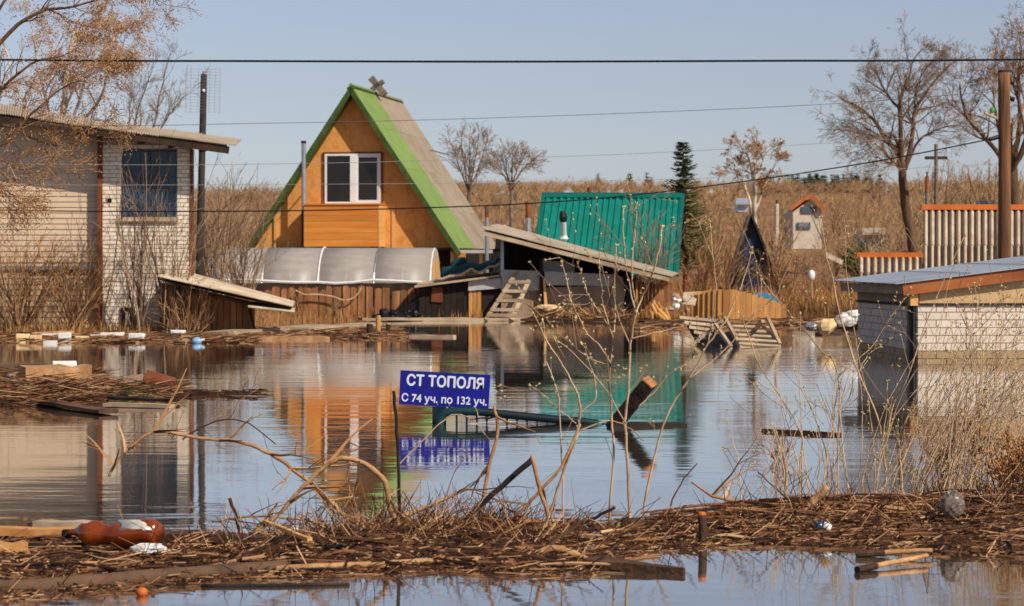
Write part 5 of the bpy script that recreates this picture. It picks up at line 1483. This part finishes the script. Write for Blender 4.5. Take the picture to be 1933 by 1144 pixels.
def fan(label, px, py, n, h, lean, D, seed, spread=.5):
    st = []
    for i in range(n):
        x = px + ru(-70, 70); l = ru(.5, 1) * h; a = lean + ru(-spread, spread) * .6
        c = ru(-.15, .25)
        dd = ru(-1.1, .9); x += ru(-50, 50); py = HY + (HC + .05) * FPX / (D + dd)
        st.append(([(x, py), (x + l * a * .25, py - l * .3), (x + l * (a + c * .3) * .6, py - l * .65), (x + l * (a + c), py - l)], ru(.003, .008), .0016, dd))
    sapling(label, (px, py), st, D, bud=.014, tw=3, name='sapling')
fan('thicket of arching budded stems left of the brick hut corner', 1610, 900, 14, 330, .02, 13.6, 1)
fan('thicket of slanting budded stems before the lit hut wall', 1730, 900, 40, 420, .45, 13.4, 2)
fan('dense budded stems before the right part of the hut wall', 1860, 900, 38, 400, .25, 13.2, 3)
fan('budded stems in front of the hut wall right of the downpipe', 1790, 890, 30, 300, .6, 13.9, 4)
fan('low sprouting stems at the left edge of the hut thicket', 1500, 890, 12, 190, -.1, 13.2, 5)
shrub('low golden brown bush at the right end of the driftwood bank', G(1912, 960), .42, .8, 20, 2, M_twig, M_budo, .022, r=.006, minr=.0018, nb=2)
shrub('golden stalk with withered leaves before the hut wall', G(1835, 905), .42, .12, 6, 1, M_twig, M_budo, .035, r=.006, minr=.002, nb=4)
shrub('yellow flowering sprouts at the water edge below the hut', G(1775, 900), .22, .5, 9, 1, M_twig, M_budy, .03, r=.005, minr=.002, nb=4)
shrub('tangled brown twigs standing in the water left of the hut thicket', G(1475, 870), .22, .9, 12, 2, M_twig, r=.004, minr=.0016)
# ------------------------------------------------------------------ driftwood bank in front
TOPE = [(-400, 1000), (0, 1008), (150, 1008), (300, 1018), (500, 1012), (700, 998), (850, 985), (960, 988), (1100, 985), (1250, 986), (1400, 968), (1600, 965), (1700, 958), (1850, 950), (1933, 930), (2400, 915)]
BOTE = [(-400, 1150), (0, 1138), (150, 1126), (300, 1108), (500, 1093), (700, 1083), (850, 1078), (960, 1086), (1120, 1086), (1180, 1062), (1250, 1036), (1400, 1030), (1600, 1032), (1700, 1040), (1850, 1050), (2400, 1060)]
def edge(E, x):
    for (a, b) in zip(E, E[1:]):
        if a[0] <= x <= b[0]: return a[1] + (b[1] - a[1]) * (x - a[0]) / (b[0] - a[0])
    return E[-1][1]
def bank_h(px, t):
    'height of the raft at image column px, t from its far edge 0 to its near edge 1'
    e = max(0.0, math.sin(math.pi * min(1, max(0, t)))) ** .95
    h = .035 + .035 * math.exp(-((px - 820) / 160) ** 2) + .045 * smooth(1380, 1750, px) + .02 * math.sin(px * .021) + .015 * math.sin(px * .053 + 2)
    return e * max(.012, h) - .012
def litter():
    mb = MB()
    nx, ny = 520, 14; vs = []
    for j in range(ny + 1):
        for i in range(nx + 1):
            px = -380 + 2750 * i / nx; t = j / ny
            a, b = edge(TOPE, px), edge(BOTE, px)
            wob = 5 * math.sin(px * .05) + 4 * math.sin(px * .113 + 1)
            py = a + (b - a) * t + wob * t ** 3
            p = G(px, py); p.z = bank_h(px, t) + (ru(-.004, .004) if 0 < j < ny else -.02); vs.append(p)
    for j in range(ny):
        for i in range(nx):
            mb.cur = .22 + .12 * math.sin(i * .9 + j * 2.1) + ru(-.06, .06); q = j * (nx + 1) + i
            mb.add([vs[q], vs[q + 1], vs[q + nx + 2], vs[q + nx + 1]], [(0, 3, 2, 1)])
    for i in range(15500):
        px = ru(-250, 2200) if i < 10500 else ru(1250, 2150); t = ru(-.03, 1.03)
        a, b = edge(TOPE, px), edge(BOTE, px)
        p = G(px, a + (b - a) * t + ru(-3, 3)); p.z = max(.0, bank_h(px, t)) + ru(-.006, .02)
        mb.cur = R.random() ** 1.05
        an = ru(-.9, .9) if R.random() < .6 else ru(0, 6.28)
        d = V((math.cos(an), math.sin(an), ru(-.12, .16) if R.random() < .8 else ru(.2, 1.1)))
        l = ru(.012, .06) if R.random() < .85 else ru(.06, .26)
        mb.seg(p - d * l / 2, p + d * l / 2, ru(.0012, .0045), ru(.0008, .003))
    for i in range(420):             # stouter sticks, bent
        px = ru(-250, 2200); t = ru(0, .95); a, b = edge(TOPE, px), edge(BOTE, px)
        p = G(px, a + (b - a) * t); p.z = max(.0, bank_h(px, t)) + ru(0, .02); mb.cur = R.random() ** 1.3
        an = ru(0, 6.28); d = V((math.cos(an), math.sin(an) * .6, ru(-.05, .12))).normalized(); l = ru(.12, .5); r = ru(.003, .010)
        mb.tube([p + d * l * (k / 3 - .5) + rvec() * .018 * (k in (1, 2)) for k in range(4)], [r, r * .95, r * .8, r * .5], 5)
    for i in range(60):              # long bent sticks heaped on the right
        px = ru(1340, 1880); t = ru(-.02, .35); a, b = edge(TOPE, px), edge(BOTE, px)
        p = G(px, a + (b - a) * t); p.z = max(.0, bank_h(px, t)) + ru(.0, .05); mb.cur = ru(.1, .85)
        d = V((1, ru(-.25, .25), ru(-.05, .05))).normalized(); l = ru(.35, .95); r = ru(.003, .008); bow = ru(.01, .05)
        mb.tube([p + d * l * (k / 5 - .5) + V((0, 0, bow * math.sin(math.pi * k / 5))) + rvec() * .006 for k in range(6)], [r * (1 - .12 * k) for k in range(6)], 5)
    for i in range(1500):            # tangle standing up out of the middle of the bank
        px = R.gauss(760, 190) if R.random() < .65 else ru(1350, 2050); t = ru(0, .6); a, b = edge(TOPE, px), edge(BOTE, px)
        p = G(px, a + (b - a) * t); p.z = max(0, bank_h(px, t)); mb.cur = R.random() ** 1.2
        d = V((ru(-1, 1), ru(-.5, .5), ru(.1, 1))).normalized(); l = ru(.05, .26); q = p + d * l * .5; d2 = (d + rvec() * .5).normalized()
        mb.seg(p, q, .003, .002); mb.seg(q, q + d2 * l * .5, .002, .001)
    for i in range(5200):
        px = ru(-250, 2200); t = ru(0, 1); a, b = edge(TOPE, px), edge(BOTE, px)
        p = G(px, a + (b - a) * t); p.z = max(.0, bank_h(px, t)) + ru(0, .016)
        mb.cur = R.random()
        u = rvec() * ru(.004, .022); w = rvec() * ru(.003, .012); u.z *= .4; w.z *= .5
        mb.chip(p, u, w)
    for i in range(420):            # loose bits drifting just off the raft
        px = ru(-200, 2100); t = R.choice((ru(-.25, 0), ru(1, 1.12))); a, b = edge(TOPE, px), edge(BOTE, px)
        p = G(px, min(1140, a + (b - a) * t)); p.z = .003
        mb.cur = R.random(); an = ru(-.4, .4); d = V((math.cos(an), math.sin(an), 0)); l = ru(.02, .12)
        mb.seg(p - d * l / 2, p + d * l / 2, ru(.001, .003), .001)
    tag(mb.build('driftwood_litter', M_litter), 'raft of twigs, bark and dead leaves drifted along the near water', 'litter', kind='stuff')
litter()

def stick(name, label, pts, D, r0, r1, m, cat='branch', n=7, jit=.003, twigs=0, dD=0.0, group=None, z0=None):
    P = px_line(pts, D, dD)
    root_at = min(P, key=lambda p: p.z)
    if not twigs:
        mb = MB(); limb(mb, P, r0, r1, n, 4, jit)
        return tag(mb.build(name, m, origin=root_at, smooth=True), label, cat, group)
    root = thing(name, label, cat, root_at, group=group)
    mb, cb, tips = MB(), MB(), []
    c = limb(mb, P, r0, r1, n, 4, jit); mb.build('bough', m, root, smooth=True)
    for k in range(twigs):
        i = R.randint(2, len(c) - 2); d = (c[i + 1] - c[i]).normalized()
        grow(cb, c[i], perp(d, rad(ru(30, 75))), ru(.12, .4), max(.0018, r1 * .7), 1, tips, nseg=4, wander=.2, up=.0, kids=(1, 3), lr=.55, minr=.0015)
    cb.build('twigs', M_twig, root)
    return root
stick('bent_branch', 'long bent branch arching over the water at the left', [(205, 900), (220, 873), (236, 854), (273, 823), (312, 814), (380, 828), (446, 833), (500, 852), (540, 876), (586, 912), (628, 951), (659, 980), (690, 1006)], 11.3, .006, .012, M_drift, twigs=14)
stick('arched_branch', 'thick brown branch arching up from the driftwood bank', [(455, 1020), (512, 983), (546, 949), (596, 894), (630, 870), (659, 865), (696, 881), (727, 909), (735, 949), (745, 977), (788, 999), (815, 1003)], 11.0, .008, .016, M_drift, twigs=10)
stick('forked_branch', 'pale branch sloping up from the foot of the arched branch', [(745, 982), (801, 959), (853, 936), (885, 920)], 11.1, .012, .006, M_drift, twigs=6)
stick('black_stick', 'black stick slanting out of the driftwood bank', [(855, 1003), (905, 958), (960, 905), (1004, 868)], 11.0, .012, .014, M_charred)
stick('broken_stick', 'pale broken stick standing against the tip of the black stick', [(1004, 860), (1017, 917), (1033, 967), (1045, 1028)], 10.9, .009, .011, M_drift)
stick('curved_branch', 'pale curved branch leaning left from the broken stick', [(1095, 800), (1060, 880), (1014, 933), (978, 970), (944, 1001), (870, 1032)], 10.9, .006, .011, M_drift, twigs=6)
stick('upright_branch', 'bare branch standing up right below the blue sign', [(933, 766), (939, 815), (924, 877), (916, 920), (905, 990)], 11.3, .007, .010, M_drift, twigs=7)
stick('thin_switch', 'thin dark switch curving up in the middle of the bank', [(1261, 990), (1269, 944), (1292, 902), (1316, 875)], 11.5, .005, .003, M_driftdark)
stick('short_stick', 'short black stick poking out of the driftwood bank', [(1090, 994), (1125, 976), (1161, 957)], 11.3, .008, .008, M_charred)
stick('snag', 'dry snag reaching over the right half of the bank', [(1305, 910), (1345, 936), (1387, 946), (1440, 957), (1500, 968)], 11.8, .005, .012, M_drift, twigs=8)
stick('driftwood_limb', 'thick driftwood limb with a dark broken end', [(1476, 996), (1514, 972), (1538, 944), (1562, 919)], 11.4, .024, .019, M_drift)
stick('long_switch', 'long thin switch slanting over the right bank', [(1430, 890), (1480, 935), (1540, 985)], 11.5, .003, .006, M_driftdark)
stick('arched_twig', 'pale thin twig arched over the sunken gate', [(1095, 812), (1130, 800), (1160, 795), (1190, 810), (1215, 832)], 12.0, .004, .003, M_stem)
stick('looped_twig', 'pale twig looped beneath the blue sign', [(745, 885), (790, 840), (830, 800), (860, 782), (895, 795), (925, 835), (935, 850)], 12.2, .004, .003, M_stem, n=5)
stick('crooked_twig', 'crooked thin twig over the A-frame reflection', [(345, 830), (370, 812), (420, 792), (470, 800), (520, 838)], 11.6, .004, .003, M_driftdark, twigs=5)
stick('grey_twig', 'thin grey twig lying low left of the arched branch', [(400, 985), (470, 975), (540, 978), (610, 990), (660, 1012)], 11.0, .005, .006, M_drift, twigs=9)
stick('slanting_twig', 'brown twig slanting across the foot of the arched branch', [(590, 910), (640, 965), (690, 1020), (720, 1050)], 10.9, .004, .006, M_drift, twigs=5)
stick('hooked_branch', 'bleached hooked branch curled on the near edge of the bank', [(935, 1078), (960, 1068), (985, 1055), (1020, 1043), (1046, 1034), (1077, 1043), (1114, 1058), (1150, 1070)], 10.1, .019, .014, M_drift, twigs=3)
stick('rusty_rod', 'thin rusty rod standing straight left of the blue sign', [(743, 738), (748, 800), (752, 870), (756, 975), (757, 1000)], 11.3, .008, .008, M_charred, cat='rod')
stick('upright_stub', 'short stub sticking up at the left of the bank', [(433, 940), (445, 975), (455, 1018)], 10.9, .008, .009, M_driftdark)
for i, (a, b, lab) in enumerate((((1130, 1085), (1290, 1080), 'dark bark slab floating at the near edge'), )):
    floater('bark_slab', lab, 'bark', (1120, 1070), (1292, 1084), .16, .03, M_driftdark, z=.025, taper=.1, tw=-.02)
for (a, b, r, lab) in (((1617, 1051), (1760, 1052), .013, 'cut pole with a blunt end floating under the right bank'), ((1619, 1081), (1750, 1062), .013, 'second cut pole floating lower beside the blunt one')):
    p, q = G(*a), G(*b); p.z = .012; q.z = .03
    root = thing('cut_pole', lab, 'pole', p)
    mb = MB(); limb(mb, [p, p.lerp(q, .35), p.lerp(q, .7), q], r, r * .7, 8, 3, .002); mb.build('shaft', M_drift, root, smooth=True)
    t = (q - p).normalized()
    mb = MB(); mb.tube([p - t * .004, p + t * .12], [r * 1.25, r * 1.15], 8); mb.build('thick_end', M_driftdark, root)
p, q = W(1172, 984, 11.4), W(1238, 994, 11.4)
mb = MB(); mb.tube([p, p.lerp(q, .3), p.lerp(q, .7), q], [.018, .024, .023, .016], 9); tag(mb.build('short_log', M_driftdark, origin=p, smooth=True), 'short dark log lying on the middle of the bank', 'log')
def stump():
    b = G(1325, 1030); b.z = -.1; t = W(1325, 972, b.y)
    root = thing('stake', 'dark stake with a fresh orange cut top in the bank', 'stake', b)
    mb = MB(); limb(mb, [b, b.lerp(t, .6) + V((.004, 0, 0)), t], .021, .019, 10, 3, .001); mb.build('shaft', M_driftdark, root, smooth=True)
    mb = MB(); mb.tube([t, t + V((0, 0, .006)), t + V((0, 0, .014))], [.0195, .019, .012], 10); mb.build('cut_top', M_orange, root)
stump()
# beams and boards of the near bank
def blog(name, label, pts, r, m, z, cat='log', squash=1.0):
    P = [G(*p) for p in pts]
    for p in P: p.z = z
    mb = MB(); limb(mb, P, r, r * .85, 9, 4, r * .12)
    return tag(mb.build(name, m, origin=P[0], smooth=True), label, cat)
blog('floating_log', 'long brown log floating along the near left edge of the bank', [(-160, 1128), (100, 1112), (300, 1096), (540, 1078)], .038, M_bark, .012)
blog('floating_pole', 'long pale pole floating along the middle edge of the bank', [(520, 1083), (700, 1074), (860, 1066), (975, 1062)], .014, M_drift, .02, 'pole')
blog('floating_pole', 'thin dark pole drifting just clear of the near bank', [(380, 1108), (520, 1107), (660, 1105)], .008, M_charred, .004, 'pole')
floater('board', 'pale split board lying at the left end of the bank', 'board', (-60, 1022), (150, 1026), .12, .03, M_yplank, z=.05)
floater('board', 'second pale board lying behind the brown bottle', 'board', (70, 1012), (165, 1015), .1, .03, M_greywood, z=.06)
floater('board', 'brown wet board lying right of the brown bottle', 'board', (290, 1030), (620, 1042), .14, .035, M_driftdark, z=.045)
floater('board', 'pale stick of lath lying across the brown board', 'board', (500, 1020), (585, 1056), .02, .015, M_plank_lt, z=.085)
floater('board', 'orange brown broken board by the bottle neck', 'board', (-60, 1058), (48, 1052), .08, .05, M_yplank, z=.045)
floater('board', 'dark sodden board lying behind the hooked branch', 'board', (640, 1040), (800, 1018), .05, .03, M_charred, z=.06)
def bottle():
    a, b = W(122, 1046, 10.35), W(300, 1016, 10.2)
    a.z = .085; b.z = .10
    t = (b - a).normalized(); L = (b - a).length
    root = thing('plastic_bottle', 'crushed brown plastic bottle with a torn silver label', 'bottle', V((a.x, a.y, .03)))
    m = mat('brown_pet', (170, 78, 26), (136, 56, 18), (206, 110, 36), rough=.12, scale=9, spec=.6, var=.02, trans=.35)
    def ring(u):       # radius along the bottle
        return .014 if u < .1 else (.014 + .044 * smooth(.1, .26, u) if u < .26 else .058)
    mb = MB(); pts = []; rr_ = []
    us = [0, .02, .06, .1, .15, .2, .26, .34, .42, .5, .58, .68, .78, .88, .95, 1.0]
    for u in us:
        pts.append(a + t * L * u + V((0, 0, .006 * math.sin(u * 9)))); r = ring(u) * (.74 if .38 < u < .55 else 1) * (.92 if u > .96 else 1); rr_.append(r)
    mb.tube(pts, rr_, 14)
    mb.v = [p + V((0, 0, -.012 if (p.z > .1 and i % 5 < 2) else 0)) for i, p in enumerate(mb.v)]
    mb.build('body', m, root, smooth=True)
    mb = MB(); mb.tube([a - t * .006, a + t * .028], .0175, 12); mb.build('cap', M_black, root)
    mb = MB(); vs = []
    n = 9
    for i in range(n):
        an = rad(20 + 105 * i / (n - 1)); s = V((0, -math.cos(an), math.sin(an))) * .0605
        vs += [a + t * L * (.60 + .03 * math.sin(i)) + s, a + t * L * (.93 + .02 * math.cos(i * 1.7)) + s]
    mb.add(vs, [(2 * i, 2 * i + 1, 2 * i + 3, 2 * i + 2) for i in range(n - 1)])
    o = mb.build('label', mat('silver_label', (226, 222, 214), (190, 178, 160), rough=.25, scale=20, metal=.3), root, smooth=True); md = o.modifiers.new('thickness', 'SOLIDIFY'); md.thickness = .0015
bottle()
def foam(label, px, py, w, h, m=M_foam, D=None, name='foam_piece', rz=0, z=None, group=None):
    p = G(px, py); 
    if z is not None: p.z = z
    k = p.y / FPX; w, h = w * k, h * k; dp = w * ru(.5, .8)
    mb = MB()
    j = lambda s: ru(-.12, .12) * min(w, h) * s
    c = math.cos(rz); s_ = math.sin(rz)
    P = []
    for zz in (-.25 * h, h):
        for (x, y) in ((-w / 2, -dp / 2), (w / 2, -dp / 2), (w / 2, dp / 2), (-w / 2, dp / 2)):
            x += j(1); y += j(1); P.append(p + V((x * c - y * s_, x * s_ + y * c, zz + j(.6))))
    mb.hexa(P)
    o = mb.build(name, m, origin=p); tag(o, label, 'foam' if 'foam' in name else 'block', group)
    b = o.modifiers.new('edges', 'BEVEL'); b.width = min(w, h) * .12; b.segments = 2
    return o
p = G(282, 1062); p.z = .06; mb = MB(); mb.blob(p, .085, .05, .022, 14, 7, .22); tag(mb.build('foam_piece', M_foam, origin=p), 'flat white foam piece lying below the brown bottle', 'foam')
foam('tiny white foam crumb on the bank left of the arched branch', 556, 1026, 14, 9, z=.06)
mb = MB(); p = G(268, 1124); mb.blob(p + V((0, 0, .012)), .023, .023, .02, 12, 8); tag(mb.build('orange_ball', M_orange, origin=p, smooth=True), 'small orange ball floating by the long brown log', 'ball')
def bag():
    p = G(1798, 1012); p.z = bank_h(1798, .5) + .02
    mb = MB(); mb.blob(p + V((0, 0, .055)), .055, .04, .062, 22, 14, .13)
    tag(mb.build('plastic_bag', mat('grey_bag', (126, 110, 98), (104, 90, 80), rough=.3, scale=10, spec=.5, alpha=.9, bump=.5), origin=p, smooth=False), 'crumpled grey plastic bag on the right of the bank', 'bag')
    p = G(1553, 1018); p.z = .045
    root = thing('drink_can', 'blue and white crushed can lying in the bank', 'can', p)
    mb = MB(); mb.tube([p + V((-.03, 0, .01)), p + V((.0, -.01, .016))], [.022, .024], 12); mb.build('body', mat('can_blue', (40, 96, 150), (26, 60, 100), rough=.25, spec=.6), root, smooth=True)
    mb = MB(); mb.tube([p + V((.001, -.01, .016)), p + V((.035, -.015, .004))], [.0235, .018], 12); mb.build('end', M_white, root, smooth=True)
bag()

# ------------------------------------------------------------------ raft of wreckage on the left
def raft():
    mb = MB()
    def rp():
        while True:
            x = ru(-260, 335); y = ru(722, 768)
            if x > 200 and (y < 735 or y > 760): continue
            if y > 752 + max(0, 8 - abs(x - 60) * .1): 
                if x > 180: continue
            return G(x, y)
    for i in range(45):
        p = rp()
        if p.x / p.y * FPX + CX > 190: continue
        mb.cur = ru(0, .3); mb.blob(V((p.x, p.y, .0)), ru(.12, .3), ru(.12, .3), ru(.03, .09), 8, 5, .3)
    for i in range(4200):
        p = rp(); p.z = ru(.005, .14) * (1.3 - .5 * smooth(120, 330, (p.x / p.y * FPX + CX))); mb.cur = R.random()
        an = ru(-.8, .8); d = V((math.cos(an), math.sin(an), ru(-.25, .3))); l = ru(.05, .4)
        mb.seg(p - d * l / 2, p + d * l / 2, ru(.002, .006), .002)
    for i in range(110):     # tail of flotsam
        p = G(ru(320, 500), ru(738, 752)); p.z = ru(0, .03); mb.cur = R.random() * .4
        d = V((1, ru(-.3, .3), 0)); l = ru(.04, .2); mb.seg(p - d * l / 2, p + d * l / 2, ru(.003, .010), .003)
    tag(mb.build('reed_raft', M_litter), 'floating raft of reeds and twigs off the siding house', 'litter', kind='stuff')
    p = G(70, 745)
    floater('thick_board', 'thick brown slab board lying on the reed raft', 'board', (42, 739), (165, 737), .6, .12, M_drift, z=.19)
    floater('thick_board', 'grey slab board at the back of the reed raft', 'board', (-60, 728), (95, 722), .4, .1, M_bark, z=.15)
    floater('floating_plank', 'dark plank sloping off the front of the reed raft', 'plank', (62, 762), (205, 783), .16, .03, M_driftdark, z=.03)
    floater('floating_plank', 'black edged plank floating right of the reed raft', 'plank', (170, 755), (330, 762), .14, .028, M_charred, z=.03)
    floater('floating_plank', 'grey plank floating in front of the black edged plank', 'plank', (200, 768), (325, 771), .1, .03, M_greywood, z=.02)
    floater('floating_plank', 'black plank at the front left of the reed raft', 'plank', (-60, 757), (60, 758), .18, .035, M_charred, z=.02)
    floater('floating_plank', 'orange painted plank end beside the black plank', 'plank', (28, 763), (68, 764), .08, .05, M_redtrim, z=.01)
    foam('white foam slab propped on the reed raft', 122, 735, 46, 15, z=.2, rz=.2)
    foam('small white foam crumb on the reed raft', 22, 738, 14, 9, z=.12)
    foam('pale foam crumb low on the reed raft', 172, 748, 12, 8, M_foamy, z=.06)
    p = G(272, 741)
    root = thing('broken_crate', 'broken red brown crate with a green side on the raft tip', 'crate', p)
    mb = MB(); mb.slab([p + V((-.02, -.1, .0)), p + V((.32, -.1, .03)), p + V((.28, .2, .12)), p + V((.0, .2, .2))], .02); mb.build('side', M_redtrim, root)
    mb = MB(); mb.poly([p + V((-.1, -.13, .0)), p + V((.16, -.13, .02)), p + V((.08, -.1, .1)), p + V((-.04, -.1, .1))], (0, .02, 0)); mb.build('side', mat('green_paint', (40, 110, 62), (28, 84, 48), rough=.5), root)
    mb = MB(); mb.poly([p + V((-.28, .0, .0)), p + V((-.02, .0, .0)), p + V((-.02, .05, .18)), p + V((-.18, .05, .16))], (0, .03, 0)); mb.build('side', M_plaster, root)
    mb = MB(); mb.blob(G(240, 748) + V((0, 0, .03)), .1, .06, .05, 8, 5, .2); tag(mb.build('green_scrap', MATS['green_paint'], origin=G(240, 748)), 'green plastic scrap on the reeds left of the broken crate', 'scrap')
raft()

# ------------------------------------------------------------------ flotsam along the far shore
foam('yellowed foam block at the left end of the flotsam line', 43, 645, 24, 15, M_foamy)
foam('smaller yellowed foam block beside the first one', 68, 645, 22, 13, M_foamy)
foam('white square foam block in the flotsam under the siding', 122, 645, 24, 17)
foam('flat white foam sliver floating in front of the siding', 95, 649, 24, 6)
foam('low white foam strip behind the square foam block', 95, 638, 30, 8, M_foam)
foam('wide white foam slab under the cream brick wall', 212, 639, 42, 11)
foam('grey foam slab end beside the wide white slab', 182, 639, 22, 8, M_panel)
foam('tall white foam block below the small hatch', 258, 644, 28, 15)
foam('white foam block left of the lean-to prop', 336, 634, 27, 11)
foam('yellow board scrap floating before the lean-to', 340, 646, 32, 5, M_foamy, name='board_scrap')
foam('faded yellow lump in the flotsam beside the blue jug', 155, 644, 24, 10, M_foamy, name='board_scrap')
def jug():
    p = G(372, 648)
    root = thing('plastic_jug', 'pale blue plastic jug floating below the lean-to', 'jug', p)
    mb = MB(); mb.blob(p + V((0, 0, .035)), .085, .06, .06, 12, 8, .06); mb.build('body', mat('blue_jug', (150, 186, 214), (120, 160, 196), rough=.25, spec=.5), root, smooth=True)
    mb = MB(); mb.tube([p + V((.07, 0, .05)), p + V((.12, 0, .06))], .02, 8); mb.build('neck', M_white, root)
jug()
for (a, b, w, h, m, lab, z) in (((52, 636), (132, 634), .25, .05, M_drift, 'brown board stranded under the beige siding', .06),
                     ((295, 639), (320, 637), .3, .08, M_driftdark, 'dark board between the foam blocks and the lean-to', .03),
                     ((405, 636), (600, 622), .5, .08, M_greywood, 'long pale board stranded below the lean-to roof', .05),
                     ((560, 628), (700, 617), .5, .06, M_greywood, 'grey board stranded in front of the picket fence', .06),
                     ((640, 634), (800, 632), .3, .05, M_driftdark, 'dark waterlogged board off the picket fence', .02),
                     ((775, 636), (858, 637), .14, .04, M_greywood, 'narrow pale lath drifting off the black film', .02),
                     ((680, 607), (800, 606), .3, .06, M_greywood, 'pale shore plank at the foot of the black film', .05),
                     ((790, 606), (990, 606), .3, .07, M_greywood, 'long shore plank in front of the dark shed', .04),
                     ((836, 599), (908, 604), .10, .05, M_plank_lt, 'fresh pale lath resting before the dark shed', .10),
                     ((985, 607), (1190, 608), .3, .06, M_driftdark, 'long brown plank along the foot of the open shed', .04),
                     ((470, 641), (620, 640), .35, .05, M_drift, 'brown board drifting with litter off the lean-to', .02),
                     ((1210, 611), (1300, 610), .3, .08, M_driftdark, 'dark plank in the water right of the open shed', .03)):
    floater('stranded_board', lab, 'board', a, b, w, h, m, z=z)
def stub(px, py, y1, w, m, lab):
    p = G(px, py); k = p.y / FPX
    root = thing('stub_post', lab, 'post', V((p.x, p.y, -.3)))
    t = W(px, y1, p.y); mb = MB(); mb.tube([V((p.x, p.y, -.3)), t], w * k / 2, 8); mb.build('shaft', m, root)
    mb = MB(); mb.tube([t, t + V((0, 0, .015))], w * k / 2 * .93, 8); mb.build('top', M_greywood, root)
stub(698, 636, 612, 13, M_darkwood, 'short dark post standing before the picket fence')
stub(714, 630, 597, 10, M_yplank, 'short pale post with a cut top before the black film')
stub(733, 630, 612, 9, M_darkwood, 'stub of a dark post right of the pale cut post')
def shore_litter():
    mb = MB()
    for i in range(2600):
        px = ru(-40, 760); py = ru(632, 648) if px < 480 else ru(622, 640)
        p = G(px, py); p.z = ru(0, .06); mb.cur = R.random()
        an = ru(-.5, .5); d = V((math.cos(an), math.sin(an), ru(-.1, .25))); l = ru(.06, .4); mb.seg(p - d * l / 2, p + d * l / 2, ru(.004, .014), .004)
    for i in range(900):
        px = ru(-40, 760); py = ru(634, 648) if px < 480 else ru(624, 640)
        p = G(px, py); p.z = ru(0, .03); mb.cur = R.random(); u = rvec() * ru(.03, .09); w = rvec() * ru(.02, .05); u.z *= .3; w.z *= .3; mb.chip(p, u, w)
    for i in range(900):
        px = ru(1200, 1640); py = ru(600, 622)
        p = G(px, py); p.z = ru(0, .06); mb.cur = R.random()
        an = ru(-.5, .5); d = V((math.cos(an), math.sin(an), ru(-.1, .25))); l = ru(.06, .4); mb.seg(p - d * l / 2, p + d * l / 2, ru(.004, .014), .004)
    tag(mb.build('shore_litter', M_litter), 'line of twigs and straw washed up along the far shore', 'litter', kind='stuff')
shore_litter()
